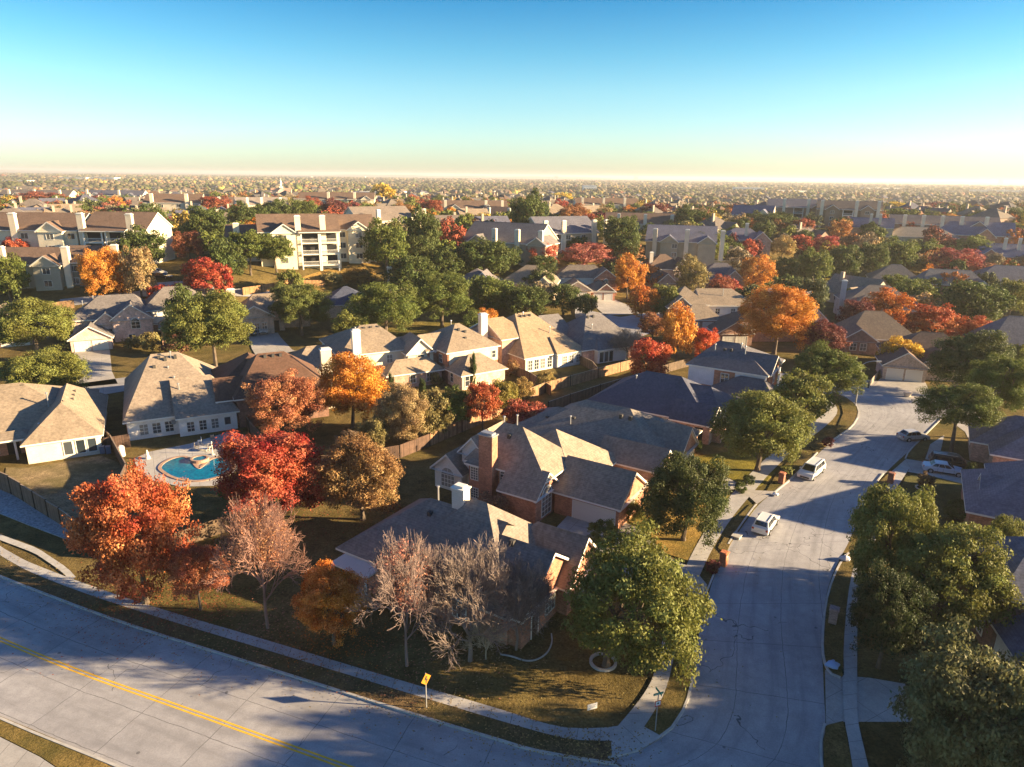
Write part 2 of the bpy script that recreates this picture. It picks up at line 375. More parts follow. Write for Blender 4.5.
# side street
sL = [(1.5, 33), (4, 34.4)]+PX([(609, 759.5), (638, 752), (660, 739), (673, 729), (684, 712), (689, 700), (693, 682), (695, 665), (700, 625), (708, 596), (716, 570), (730, 543), (745, 520), (765, 498), (790, 480), (815, 457), (835, 438), (852, 426), (858, 414), (856, 404), (845, 396)])+[P(800, 391), P(745, 388)]
sR = [(30, 25), (22.5, 31)]+PX([(822, 767), (826, 725), (824, 696), (823, 668), (821, 640), (824, 605), (830, 580), (838, 562), (850, 540), (862, 510), (872, 488), (890, 468), (908, 452), (925, 436), (945, 415)])+[P(960, 404), P(940, 392), P(900, 384), P(850, 377), P(760, 372)]
sL, sR = smooth(sL, 1), smooth(sR, 1)
# match the two sides by hand-made stations so the slab lines stay square to the street
def stations(L, R, n):
    """pairs of points: L by length, R the point with the same progress northwards"""
    return at_frac(L, n), at_frac(R, n)
ribbon('side_street', sL, sR, .008, 'road', 'concrete side street winding away between the houses', 110)
kerb(smooth(PX([(697, 622), (700, 608), (708, 592), (716, 572), (722, 560)]), 1), 'kerb beside the brick mailbox verge of side street')
kerb(smooth(PX([(729, 545), (740, 528), (752, 511), (757, 505)]), 1), 'kerb beside the parked white crossover on side street')
kerb(smooth(PX([(775, 493), (782, 487), (790, 481), (806, 465), (818, 453)]), 1), 'kerb beside the parked white minivan on side street')
kerb(smooth(PX([(826, 446), (838, 437), (852, 428), (860, 415), (857, 405), (846, 397), (834, 391), (820, 388)]), 1), 'kerb rounding the verge under the street lamp')
kerb(smooth(PX([(826, 725), (822, 740), (822, 767)])+[(19.3, 31)], 1)[::-1], 'kerb of the small verge south of the shaded driveway')
kerb(smooth(PX([(848, 553), (841, 560), (831, 580), (824, 605), (821, 640), (822, 660), (828, 674), (840, 679)]), 1), 'kerb wrapping the narrow shaded verge with the bags')
kerb(smooth(PX([(855, 520), (866, 497), (876, 484), (884, 474)]), 1), 'kerb by the lone brick mailbox across the street')
kerb(smooth(PX([(906, 459), (909, 452), (925, 436), (944, 417)]), 1), 'kerb by the silver hatchback')
# verges (slightly raised lawns)
def verge(pts, label, color=LAWN, z=.1): return patch('verge', PX(pts), z, 'lawn', label, color, thick=.12)
kk = [p for p in k1 if -95 < p[0] < 5.6]
wt = [(-110, 96), (-75, 77.5)]+PX([(0, 551), (71, 580), (160, 610), (260, 639), (388, 678), (500, 710), (554, 728), (585, 730), (613, 728)])
wb = [(-109, 94.2), (-74.2, 75.8)]+PX([(0, 560), (71, 590), (160, 619), (260, 649), (388, 688), (500, 722), (560, 739), (585, 742), (612, 742)])
ribbon('pavement', smooth(wt), smooth(wb), .11, 'walk', 'pale pavement running along the main road', 120)
ribbon('verge', smooth(wb), offset([p for p in k1 if p[0] < 7], .17), .095, 'lawn', 'dry grass verge between pavement and main road kerb', 110, color=(.15, .10, .05))
wc = smooth(PX([(644, 728), (652, 716), (665, 694), (671, 672), (674, 655), (682, 625), (690, 600), (701, 573), (713, 548), (731, 519), (752, 494), (775, 468), (800, 446), (822, 430), (836, 417), (838, 408), (828, 399), (812, 394)]), 1)
wd = smooth(PX([(617, 728), (636, 706), (650, 686), (656, 668), (661, 648), (667, 620), (675, 596), (686, 566), (699, 541), (717, 513), (739, 486), (763, 461), (790, 438), (814, 422), (826, 413), (828, 409), (820, 404), (806, 399)]), 1)
ribbon('pavement', wd, wc, .115, 'walk', 'pavement curving up the side street past the mailboxes', 110)
patch('corner_ramp_pavement', PX([(612, 728), (620, 727), (644, 728), (662, 738), (640, 751), (612, 758), (611, 742)]), .125, 'walk', 'pale concrete ramp at the street corner', thick=.12, uvrot=.6)
verge([(644, 728), (652, 716), (665, 694), (671, 672), (674, 655), (678, 636), (693, 640), (694, 660), (692, 682), (688, 700), (682, 713), (672, 729), (661, 738)], 'brown grass verge with street name sign at the corner')
verge([(699, 607), (703, 590), (711, 572), (716, 562), (723, 560), (716, 573), (706, 597), (702, 610)], 'thin grass verge beside the big corner oak')
verge([(718, 548), (734, 521), (750, 505), (757, 506), (744, 524), (731, 543), (725, 556)], 'grass verge beside white crossover')
verge([(766, 492), (778, 472), (792, 458), (812, 455), (806, 465), (790, 480), (776, 492)], 'dark grass verge with brick mailbox by the minivan')
verge([(810, 447), (822, 436), (833, 434), (836, 438), (826, 446), (816, 451)], 'grass verge with round dark shrub')
verge([(836, 430), (843, 414), (841, 405), (829, 396), (833, 392), (845, 398), (856, 406), (858, 414), (851, 427), (841, 434)], 'grass verge under the curved street lamp')
verge([(841, 562), (850, 554), (857, 555), (850, 580), (845, 615), (843, 645), (844, 676), (838, 678), (829, 673), (823, 658), (822, 640), (825, 605), (832, 580)], 'narrow dark grass verge holding bags and brick mailbox')
verge([(827, 726), (843, 722), (848, 745), (856, 790), (824, 790), (823, 740)], 'small brown verge beside the shaded pavement')
verge([(867, 497), (877, 485), (889, 473), (909, 470), (897, 485), (886, 502), (872, 510)], 'brown verge with lone brick mailbox')
verge([(908, 455), (926, 438), (944, 436), (938, 440), (922, 458), (916, 460)], 'green verge beside the silver hatchback')
ribbon('pavement', smooth(PX([(857, 800), (849, 745), (844, 722), (842, 680), (845, 620), (850, 580), (858, 553), (870, 522)]), 1), smooth(PX([(876, 800), (864, 750), (857, 720), (857, 680), (857, 620), (861, 585), (870, 553), (884, 520)]), 1), .1, 'walk', 'shaded pavement under the oaks across the street', 60)
patch('driveway', PX([(825, 670), (845, 676), (870, 678), (905, 684), (915, 722), (862, 722), (840, 722), (826, 726)]), .02, 'drive', 'shaded concrete driveway between the oaks', uvrot=.5)
patch('driveway', PX([(757, 505), (775, 492), (752, 491), (728, 479), (690, 463), (660, 468), (642, 478), (660, 487), (690, 492), (712, 493), (735, 490), (742, 491)]), .12, 'drive', 'sunlit concrete driveway beside the round oak', uvrot=.8)
patch('driveway', PX([(568, 516), (590, 517), (614, 519), (640, 530), (664, 556), (694, 570), (707, 586), (696, 616), (640, 596), (590, 556), (555, 530)]), .13, 'drive', 'concrete driveway leading to the white double garage door', uvrot=-.5)
patch('driveway', PX([(868, 392), (895, 362), (922, 376), (930, 392), (915, 398), (895, 396)]), .03, 'drive', 'pale driveway in front of the far double garage', uvrot=.4)
patch('driveway', PX([(890, 473), (906, 459), (925, 462), (968, 472), (975, 486), (952, 482), (920, 474), (908, 472)]), .03, 'drive', 'driveway under the silver sedan and black car', uvrot=-.3)
patch('driveway', PX([(945, 417), (950, 405), (985, 412), (1000, 440), (975, 452), (965, 432)]), .03, 'drive', 'pale driveway behind the vase shaped trees', uvrot=-.3)
patch('garden_path', PX([(893, 474), (901, 466), (910, 468), (899, 485), (894, 492), (886, 490)]), .125, 'walk', 'short pale pavement beside the brick mailbox lawn')
patch('garden_path', PX([(930, 445), (944, 436), (941, 450), (935, 462), (925, 460)]), .125, 'walk', 'pale path beside the vase shaped tree')
patch('lawn', PX([(905, 478), (920, 474), (968, 486), (966, 520), (915, 516), (897, 500)]), .12, 'lawn', 'green front lawn with two ringed saplings', (.11, .105, .04), thick=.1)
patch('lawn', PX([(690, 458), (740, 450), (778, 470), (764, 484), (752, 490), (728, 478)]), .09, 'lawn', 'sunlit lawn around the oak by the street', LAWN_LIT, thick=.09)
patch('lawn', PX([(616, 516), (640, 503), (668, 494), (712, 494), (735, 491), (716, 512), (697, 542), (690, 562), (665, 554), (640, 527)]), .09, 'lawn', 'golden lawn under the round oak', (.28, .18, .05), thick=.09)  # the gold is sunlight put into the grass colour
patch('lawn', PX([(800, 438), (790, 410), (815, 402), (832, 414), (820, 424)]), .09, 'lawn', 'sunlit lawn inside the street bend', LAWN_LIT, thick=.09)
patch('lawn', PX([(6, 468), (28, 468), (101, 456), (126, 466), (112, 512), (92, 532), (62, 522), (24, 499), (4, 488)]), .06, 'lawn', 'fenced brown back lawn of the tan hip roofed house', (.27, .2, .11))
patch('gravel_drain', PX([(-40, 478), (0, 489), (35, 505), (84, 535), (70, 541), (30, 526), (0, 514), (-40, 500)]), .1, 'gravel', 'pale gravel strip under the stepped wood fence', uvrot=.4, thick=.1, kind='structure')
ribbon('concrete_channel', PX([(-40, 522), (0, 535), (38, 549), (68, 569), (76, 578)]), PX([(-42, 526), (-2, 540), (35, 554), (63, 573), (70, 582)]), .1, 'kerb', 'narrow concrete channel beside the pavement', 14)
patch('pavement', PX([(0, 738), (40, 758), (58, 770), (-20, 790), (-60, 745), (-20, 730)]), .1, 'walk', 'pale pavement on the camera side of main road', thick=.1)
verge([(0, 717), (60, 742), (112, 768), (90, 790), (60, 770), (40, 757), (0, 737), (-80, 705), (-80, 690)], 'dry yellow verge on the camera side of main road', (.22, .145, .05))
# streets further away
def far_street(Lp, Rp, label, mt='road'): ribbon('street', [tuple(G(*p)[:2]) for p in Lp], [tuple(G(*p)[:2]) for p in Rp], 0, mt, label, 40, follow=True)
far_street([(20, 392), (70, 386), (150, 375), (240, 364), (330, 344), (410, 332)], [(20, 410), (70, 402), (150, 388), (240, 376), (330, 356), (410, 341)], 'concrete street behind the poolside house')
far_street([(75, 352), (70, 372), (66, 390)], [(110, 351), (112, 372), (118, 385)], 'sunlit driveway of the twin garage house', 'drive')
far_street([(248, 334), (252, 350), (262, 366)], [(278, 334), (292, 350), (305, 356)], 'driveway with two parked cars', 'drive')
far_street([(575, 306), (620, 318), (655, 312), (690, 306)], [(575, 318), (610, 350), (655, 332), (700, 318)], 'concrete street in front of the brick garage house')
far_street([(590, 300), (596, 308), (605, 316)], [(615, 300), (628, 306), (640, 314)], 'sunlit driveway of the brick garage house', 'drive')
far_street([(690, 300), (760, 293), (830, 287), (905, 279)], [(700, 309), (770, 301), (835, 295), (905, 285)], 'long sunlit street before the row of dark oaks')
far_street([(140, 285), (175, 283), (215, 288), (270, 292)], [(140, 292), (175, 292), (215, 297), (270, 299)], 'car park road below the apartments')
far_street([(60, 300), (140, 292), (170, 290)], [(60, 308), (140, 298), (172, 297)], 'shaded access road below the apartments')
def bank(pts, label, color):  # brighter gold and orange grass colours stand in for sunlight on the banks
    q = [tuple(G(*p)[:2]) for p in pts]; n = len(q)//2; ribbon('lawn', q[:n], q[n:][::-1], .06, 'lawn', label, 20, color=color, follow=True)
bank([(290, 282), (330, 270), (375, 262), (385, 272), (335, 290), (300, 293)], 'golden grass bank below the cream apartments', (.28, .17, .05))
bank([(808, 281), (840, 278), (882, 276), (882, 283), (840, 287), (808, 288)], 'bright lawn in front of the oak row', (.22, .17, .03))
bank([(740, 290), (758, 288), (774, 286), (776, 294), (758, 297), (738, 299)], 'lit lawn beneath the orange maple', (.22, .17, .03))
bank([(34, 286), (60, 285), (80, 286), (80, 290), (60, 290), (34, 290)], 'orange lawn strip before the grey gabled apartments', (.30, .17, .05))
bank([(345, 330), (420, 322), (480, 320), (480, 328), (420, 336), (350, 342)], 'sunlit grass between the oaks', (.18, .14, .04))
# ------------------------------------------------------------------ houses
class House:
    """blocks in metres in the house's own frame: x along its front, y to its back, z up"""
    def __init__(s, o, yaw, label, cat='house', name='house', wall=(.5, .4, .3), roof=(.16, .125, .1), group=None, wmat='brick', fascia=True, base=2.0):
        x, y = o[0], o[1]; z = o[2] if len(o) > 2 else hgt(x, y)
        s.root = empty(name, (x, y, z), radians(yaw)); tag(s.root, label, cat, group)
        s.B, s.BX = [], []; s.W, s.R, s.T = {}, MB(), MB(); s.wall, s.roof, s.wmat = wall, roof, wmat; s.k = 0; s.base = base; s.wn = 0; s.fa = fascia
    def w(s, m, c):
        key = (m, c)
        if key not in s.W: s.W[key] = MB()
        return s.W[key]
    def block(s, *a, **k):
        s.B.append((a, k)); x0, x1, y0, y1, ze, zr = a[:6]; ax = a[6] if len(a) > 6 else k.get('ax', 'x')
        s0 = a[7] if len(a) > 7 else k.get('s0'); s1 = a[8] if len(a) > 8 else k.get('s1'); half = ((y1-y0) if ax == 'x' else (x1-x0))/2
        s.BX.append((x0, x1, y0, y1, ze, zr, ax, half if s0 is None else s0, half if s1 is None else s1, half)); return s
    def under(s, me, x, y, z):
        for i, (x0, x1, y0, y1, ze, zr, ax, s0, s1, half) in enumerate(s.BX):
            if i == me or not (x0 < x < x1 and y0 < y < y1): continue
            t, r, t0, t1, rc = (x, y, x0, x1, (y0+y1)/2) if ax == 'x' else (y, x, y0, y1, (x0+x1)/2)
            f = 1-abs(r-rc)/half
            if s0 > 0: f = min(f, (t-t0)/s0)
            if s1 > 0: f = min(f, (t1-t)/s1)
            if z < ze+(zr-ze)*f+.9: return True
        return False
    def _block(s, x0, x1, y0, y1, ze, zr, ax='x', s0=None, s1=None, m=None, c=None, ov=.45, z0=None, th=.2):
        s.k += 1; e = .004*s.k; m = m or s.wmat; c = c or s.wall
        wb = s.w(m, c); z0 = -s.base if z0 is None else z0
        a, b, p, q = x0+e, x1-e, y0+e, y1-e
        half = ((y1-y0) if ax == 'x' else (x1-x0))/2
        s0 = half if s0 is None else s0; s1 = half if s1 is None else s1
        L = (x1-x0) if ax == 'x' else (y1-y0)
        if s0+s1 > L: k = L/(s0+s1)*.98; s0 *= k; s1 *= k
        wb.box(a, b, p, q, z0, ze-.001*s.k)
        slope = (zr-ze)/half
        # to local uv: t along ridge, r across
        def pt(t, r, z): return (t, r, z) if ax == 'x' else (r, t, z)
        t0, t1 = (x0, x1) if ax == 'x' else (y0, y1); r0, r1 = (y0, y1) if ax == 'x' else (x0, x1); rc = (r0+r1)/2
        ze_ = ze+.002*s.k
        def add(mb, pts, rev=False):
            if (ax != 'x') ^ rev: pts = pts[::-1]
            mb.poly(pts)
        T0, T1 = t0-(ov if s0 > 0 else ov*.8), t1+(ov if s1 > 0 else ov*.8); R0, R1 = r0-ov, r1+ov
        dz = ov*slope; zb = ze_-dz; zt = zb+th            # eave underside and top
        zri = zr+th
        G0 = t0-ov*.8 if s0 <= 0 else t0+s0; G1 = t1+ov*.8 if s1 <= 0 else t1-s1
        A, B = (G0, rc, zri), (G1, rc, zri)
        RR = s.R
        add(RR, [pt(T0, R0, zt), pt(T1, R0, zt), pt(*B), pt(*A)])
        add(RR, [pt(T1, R1, zt), pt(T0, R1, zt), pt(*A), pt(*B)])
        for (Te, g, sd, rev) in ((T0, A, s0, False), (T1, B, s1, True)):
            if sd > 0: add(RR, [pt(Te, R1, zt), pt(Te, R0, zt), pt(*g)], rev)
            else:
                gz = zr
                # gable wall, rake board
                te = (t0+e) if not rev else (t1-e)
                add(wb, [pt(te, r1-e, ze-.001*s.k), pt(te, r0+e, ze-.001*s.k), pt(te, rc, zr-.02)], rev)
                ub = .26
                if s.under(s.k-1, *pt(t0 if not rev else t1, rc, zr)): continue
                add(s.T, [pt(Te, R0, zt), pt(Te, rc, zri), pt(Te, rc, zri-ub), pt(Te, R0, zt-ub)], not rev)
                add(s.T, [pt(Te, rc, zri), pt(Te, R1, zt), pt(Te, R1, zt-ub), pt(Te, rc, zri-ub)], not rev)
                i = .06 if not rev else -.06
                add(s.T, [pt(Te+i, R0, zt-ub), pt(Te+i, rc, zri-ub), pt(te, rc, zri-ub), pt(te, R0, zt-ub)])
                add(s.T, [pt(Te+i, R1, zt-ub), pt(Te+i, rc, zri-ub), pt(te, rc, zri-ub), pt(te, R1, zt-ub)])
        rw = .13; add(RR, [pt(G0, rc-rw, zri-rw*slope+.03), pt(G1, rc-rw, zri-rw*slope+.03), pt(G1, rc, zri+.06), pt(G0, rc, zri+.06)]); add(RR, [pt(G0, rc, zri+.06), pt(G1, rc, zri+.06), pt(G1, rc+rw, zri-rw*slope+.03), pt(G0, rc+rw, zri-rw*slope+.03)])
        # fascia and soffit
        add(s.T, [pt(T0, R0, zb), pt(T1, R0, zb), pt(T1, R0, zt), pt(T0, R0, zt)])
        add(s.T, [pt(T1, R1, zb), pt(T0, R1, zb), pt(T0, R1, zt), pt(T1, R1, zt)])
        if s0 > 0: add(s.T, [pt(T0, R1, zb), pt(T0, R0, zb), pt(T0, R0, zt), pt(T0, R1, zt)])
        if s1 > 0: add(s.T, [pt(T1, R0, zb), pt(T1, R1, zb), pt(T1, R1, zt), pt(T1, R0, zt)])
        add(s.T, [pt(T0, R1, zb), pt(T1, R1, zb), pt(T1, R0, zb), pt(T0, R0, zb)])
        return s
    def face(s, side, at, u, z, du, dz):
        """rectangle standing on a wall plane: side f(-y) b(+y) l(-x) r(+x) -> corner function"""
        def f(a, h, out):
            if side == 'f': return (u+a, at-out, z+h)
            if side == 'b': return (u-a, at+out, z+h)
            if side == 'r': return (at+out, u+a, z+h)
            return (at-out, u-a, z+h)
        return f
    def slab(s, mb, f, a0, a1, h0, h1, o0, o1):
        q = [(a0, h0), (a1, h0), (a1, h1), (a0, h1)]
        mb.poly([f(a, h, o1) for a, h in q])
        for i in range(4):
            p, r = q[i], q[(i+1) % 4]; mb.poly([f(*p, o0), f(*r, o0), f(*r, o1), f(*p, o1)])
    def window(s, side, at, u, z, w=1.1, h=1.5, nx=1, nz=1, arch=False, label=None, trim='trim'):
        f = s.face(side, at, u, z, w, h); fr, pn = MB(), MB(); t = .09; W2, H2 = w/2, h
        s.slab(fr, f, -W2-t, -W2, -t, H2+t, 0, .07); s.slab(fr, f, W2, W2+t, -t, H2+t, 0, .07)
        s.slab(fr, f, -W2, W2, -t, 0, 0, .08); s.slab(fr, f, -W2, W2, H2, H2+t, 0, .07)
        for i in range(1, nx+1): x = -W2+w*i/(nx+1); s.slab(fr, f, x-.03, x+.03, 0, H2, .0, .05)
        for i in range(1, nz+1): y = H2*i/(nz+1); s.slab(fr, f, -W2, W2, y-.03, y+.03, .0, .052)
        s.slab(pn, f, -W2, W2, 0, H2, 0, .025)
        if arch:
            for i in range(8):
                a0, a1 = pi*i/8, pi*(i+1)/8
                o = [(-cos(a)*W2, H2+sin(a)*W2) for a in (a0, a1)]; oo = [(-cos(a)*(W2+t*1.3), H2+t+sin(a)*(W2+t)) for a in (a0, a1)]
                pn.poly([f(0, H2, .03), f(*o[1], .03), f(*o[0], .03)])
                fr.poly([f(*o[0], .07), f(*o[1], .07), f(*oo[1], .07), f(*oo[0], .07)])
            for a in (pi/4, pi/2, 3*pi/4):
                x, y = -cos(a)*W2, H2+sin(a)*W2; fr.poly([f(-.02, H2, .055), f(.02, H2, .055), f(x+.02, y, .055), f(x-.02, y, .055)])
        o = fr.build('window', trim, s.root); pn.build('pane', 'glass', o)
        if label: o['label'] = label
        return s
    def garage(s, side, at, u, w=4.9, h=2.15, z=0.0):
        f = s.face(side, at, u, z, w, h); d, t = MB(), MB()
        s.slab(d, f, -w/2, w/2, 0, h, 0, .03)
        for i in range(4):
            for j in range(max(2, int(w/.62))):
                nn = max(2, int(w/.62)); a0 = -w/2+w*j/nn+.06; h0 = h*i/4+.06
                s.slab(d, f, a0, a0+w/nn-.12, h0, h0+h/4-.12, .03, .045)
        for a0, a1, h0, h1 in ((-w/2-.12, -w/2, 0, h+.12), (w/2, w/2+.12, 0, h+.12), (-w/2, w/2, h, h+.12)): s.slab(t, f, a0, a1, h0, h1, 0, .07)
        o = d.build('garage_door', 'door', s.root); t.build('door_frame', 'trim', o); return s
    def door(s, side, at, u, z=0.0, w=1.0, h=2.1, mt='matte', col=(.09, .05, .03)):
        f = s.face(side, at, u, z, w, h); d, t = MB(), MB(); s.slab(d, f, -w/2, w/2, 0, h, 0, .03)
        for a0, a1, h0, h1 in ((-w/2-.1, -w/2, 0, h+.1), (w/2, w/2+.1, 0, h+.1), (-w/2, w/2, h, h+.1)): s.slab(t, f, a0, a1, h0, h1, 0, .06)
        o = d.build('door', mt, s.root, color=col); t.build('door_frame', 'trim', o); return s
    def opening(s, side, at, u, z, w, h, name='porch_shade_panel'):
        f = s.face(side, at, u, z, w, h); d = MB(); s.slab(d, f, -w/2, w/2, 0, h, 0, .02); d.build(name, 'dark', s.root); return s  # flat dark panel on the wall; its colour stands in for recess shade
    def chimney(s, x, y, top, w=1.2, d=.9, m='wall', c=(.62, .54, .43), z0=0.0, cap=True):
        mb = MB(); mb.box(x-w/2, x+w/2, y-d/2, y+d/2, z0, top); o = mb.build('chimney', m, s.root, color=c)
        if cap:
            cb = MB(); cb.box(x-w/2-.1, x+w/2+.1, y-d/2-.1, y+d/2+.1, top, top+.14); cb.box(x-w/2+.15, x+w/2-.15, y-d/2+.15, y+d/2-.15, top+.14, top+.34); cb.build('chimney_cap', 'trim' if m == 'wall' else 'metal', o)
        return s
    def vent(s, x, y, z, h=.9, r=.09):
        mb = MB(); mb.tube((x, y, z-.8), (x, y, z+h), r, r, 7); mb.tube((x, y, z+h), (x, y, z+h+.12), r*1.9, r*1.6, 7); mb.build('vent_pipe', 'metal', s.root); return s
    def boxvent(s, x, y, z):
        mb = MB(); mb.box(x-.2, x+.2, y-.2, y+.2, z-.4, z+.22); mb.build('roof_vent', 'matte', s.root, color=(.06, .055, .05)); return s
    def post(s, pts, z1, r=.09, name='post'):
        for x, y in pts: mb = MB(); mb.box(x-r, x+r, y-r, y+r, -s.base*.3, z1); mb.build(name, 'trim', s.root)
        return s
    def done(s):
        for a, k in s.B: s._block(*a, **k)
        for (m, c), mb in s.W.items(): mb.build('wall', m, s.root, color=c)
        if s.R.f: s.R.build('roof', 'shingle', s.root, color=s.roof)
        if s.T.f: s.T.build('fascia', 'trim', s.root)
        return s.root
BR = (.36, .17, .105); BRP = (.42, .27, .2); CR = (.66, .58, .44); WH = (.74, .70, .62); TN = (.50, .41, .29); GY = (.36, .33, .28)
RT = (.27, .21, .15); RG = (.125, .115, .115); RB = (.16, .105, .075); RD = (.085, .08, .095); RL = (.25, .20, .15)
def at0(px, py): return G(px, py)
# --- foreground corner house with big hipped roof (turned 32 degrees to the camera)
h = House((1.4, 47.0, 0), -32, 'large brick house on the corner lot with dark hipped roof and slatted patio cover', wall=BR, roof=(.22, .18, .145))
h.block(-19.2, -5, -1.2, 10, 3, 7, s0=6, s1=0).block(-13.6, -.9, -1.45, 10.8, 3.02, 8.1, s0=5, s1=6.1)
h.block(-6, .3, -1.25, 8, 3.05, 6.3, s0=0, s1=0).block(-6.5, 1.3, 4.6, 10.6, 3.04, 6.0, s0=3, s1=0)
h.chimney(-9.9, 4.7, 9.0, 1.3, 1.0, c=(.70, .62, .50), z0=3).window('f', -1.45, -5.6, .8, 1.3, 1.6, 2, 2).window('f', -1.45, -9.2, .8, 1.3, 1.6, 2, 2).window('f', -1.25, -2.2, .6, 1.8, 1.7, 3, 2).window('r', .3, 3.3, .9, 1.5, 1.5, 2, 2)
h.window('r', 1.3, 7.6, .9, 1.4, 1.5, 2, 2).vent(-14.5, 7.2, 6.0).boxvent(-12.3, 3.2, 6.4).boxvent(-3.3, 3.0, 6.4).door('r', .3, .8)
pt = MB()
for i in range(13): pt.box(-18.5, -14.0, -3.5+i*.17, -3.42+i*.17, 2.52, 2.66)
for x in (-18.2, -16.2, -14.3): pt.box(x-.05, x+.05, -3.55, -1.2, 2.4, 2.52)
pc = pt.build('patio_cover', 'trim', h.root); pc['label'] = 'blue grey slatted patio cover'
h.post([(-18.2, -3.4), (-14.3, -3.4)], 2.4); h.done()
# --- brick house with tall brick chimney
h = House((6.3, 68.2, 0), -32, 'two storey brick house with tall brick chimney and white arched window gables', wall=BR, roof=(.27, .215, .16))
h.block(-1.6, 6.1, -.1, 6.9, 2.9, 5.4, s0=0, s1=0).block(-6.3, -1.9, -3.8, .9, 3.3, 5.2, s0=0, s1=0)
h.block(-12, -1.9, -1.9, 5.1, 4.9, 8.4, s0=2.5, s1=5).block(-10, .6, .4, 12, 3.05, 7.1, s0=5, s1=6)
h.block(-17, -13, -2, 6, 2.7, 4.5, ax='y', s0=0, s1=0, m='wall', c=WH).block(-13.8, -10.6, -.8, 5.5, 5.1, 6.8, ax='y', s0=0, s1=0, m='wall', c=WH)
h.block(-11.4, -9.7, -2.6, 1, 4.6, 5.2, s0=.6, s1=0)
h.chimney(-8.9, -2.5, 8.5, 1.8, 1.1, 'brick', BR, z0=-.3)
h.garage('f', -.1, 3.2).window('f', -2, -15, .4, 1.9, 1.5, 3, 2, arch=True, label='arched many paned window in the low white gable').window('f', -.8, -12.2, 3.3, 1.4, .9, 3, 1, arch=True, label='arched window in the taller white gable')
h.window('f', -2.6, -10.7, 2.7, .95, 1.5, 2, 4).window('f', -2.6, -10.7, .4, .95, 1.2, 2, 3).window('f', -1.9, -7.1, 2.8, 1.0, 1.1, 1, 2, arch=True)
h.window('r', -1.9, -1.45, .4, 2.0, 2.3, 2, 3, arch=True, label='tall blue lit window in front gable').window('r', 6.1, 3.4, .9, 1.2, 1.3, 1, 2).vent(-9, 3.8, 8.0).vent(-10, 2.5, 8).boxvent(-8, .5, 7.6).door('f', -1.9, -2.6+.0, 0, .9)
h.done()
# --- brown-grey wide house
h = House((8.7, 89.9, 0), -32, 'wide single storey brick house with brown grey roof beyond the chimney house', wall=(.36, .2, .14), roof=(.22, .185, .15))
h.block(-4, 15.5, -8.3, 7, 3, 6.8, s0=6, s1=7).block(-6.5, 6, -7, 3, 2.96, 5.5, s0=5, s1=0).block(8, 15.9, -8.7, -4.5, 2.98, 4.8, s0=0, s1=0, c=(.5, .33, .24)).block(8, 16.5, -3.7, 2.7, 3.02, 5.8, s0=0, s1=0, c=(.42, .25, .18))
h.vent(2, -5, 5).boxvent(8, -2.4, 6.4).boxvent(9.3, -2.4, 6.4).boxvent(-2, -4, 4.6).boxvent(0, -4, 4.9).boxvent(2, -4, 5.3).window('r', 15.9, -6.6, 1, 1.2, 1.3, 1, 1).garage('r', 16.5, -.5, 4.9).window('f', -8.3, 5, .9, 1.2, 1.4, 1, 1).window('f', -8.3, 1, .9, 1.2, 1.4, 1, 1)
h.done()
# --- dark blue hip
h = House((13.8, 110, 0), -32, 'broad brick house under a dark slate blue hipped roof', wall=BRP, roof=(.085, .088, .115))
h.block(3.5, 22, -9, 4.4, 3, 6.9, s0=6.4, s1=6.4).block(12, 23.8, -8.2, 3.6, 3.02, 6.1, s0=0, s1=3.6).block(17, 22.6, -9.7, -5, 3.04, 4.9, s0=0, s1=0)
h.window('f', -9, 16, .9, 1.2, 1.5, 1, 1).opening('f', -9.7, 18.7, 0, 1.3, 2.3).opening('f', -9.7, 21, 0, 1.2, 2.3).vent(9, -4, 5.7).window('r', 23.8, -2, .8, 2, 1.5, 2, 1).window('f', -9, 8, 1, 1.0, 1.3, 1, 1); h.done()
# --- white and brick two storey
h = House((33.8, 125.5, 0), -32, 'white sided two storey house with brick centre bay and grey hip roof', wall=(.68, .68, .7), roof=(.125, .115, .12), wmat='wall')
h.block(3.8, 16.5, -13, -1, 5.8, 8.8, s0=3, s1=6).block(9, 16.9, -12.2, -5.2, 5.84, 8.0, s0=0, s1=0, m='brick', c=BR).block(8.5, 18.8, -16.6, -10, 2.8, 4.9, s0=4, s1=2.5, m='brick', c=BR)
h.w('brick', BR).box(8.2, 11.6, -13.08, -12.5, -1, 5.4); h.w('brick', BR).box(3.7, 16.6, -13.06, -5, -1, 2.6)
h.window('f', -13.08, 10.0, 3.3, 1.2, 1.7, 1, 1).window('f', -13, 14.0, 3.5, 1.0, 1.4, 0, 1).vent(7, -9.5, 7.8, 1.1).vent(11, -8, 8.4).vent(12, -9.3, 8.3).window('r', 16.9, -8.7, 3.6, 1.1, 1.4, 1, 1); h.boxvent(8.5, -9, 8.1).boxvent(9.6, -9, 8.2).done()
# --- left foreground cream house
h = House((-61.2, 79.5, 0), 28, 'cream walled house with tan hip roof behind the stepped fence', wall=(.70, .63, .5), roof=RT, wmat='wall')
h.block(0, 8.2, .9, 19, 2.9, 6.2, ax='y', s0=4.4, s1=4).block(-13, 7, 5.6, 22, 3, 7.3, s0=8, s1=8, m='brick', c=BRP)
for x in (4.5, 5.9, 7.2): h.window('f', .9, x, .55, .95, 1.75, 0, 0)
h.opening('f', 5.6, -2.0, 0, 1.4, 2.2).window('f', 5.6, -4.1, .4, .9, 1.9, 0, 1).window('f', 5.6, -5.5, .4, .9, 1.9, 0, 1).window('f', 5.6, -7, .4, .9, 1.9, 0, 1)
h.post([(-1.4, 3.3), (-4.6, 3.3), (-7.6, 3.3)], 2.75, .12); h.block(-9, -.1, 3.1, 6.2, 2.85, 3.3, s0=.5, s1=.5, z0=2.5, c=WH, m='wall')
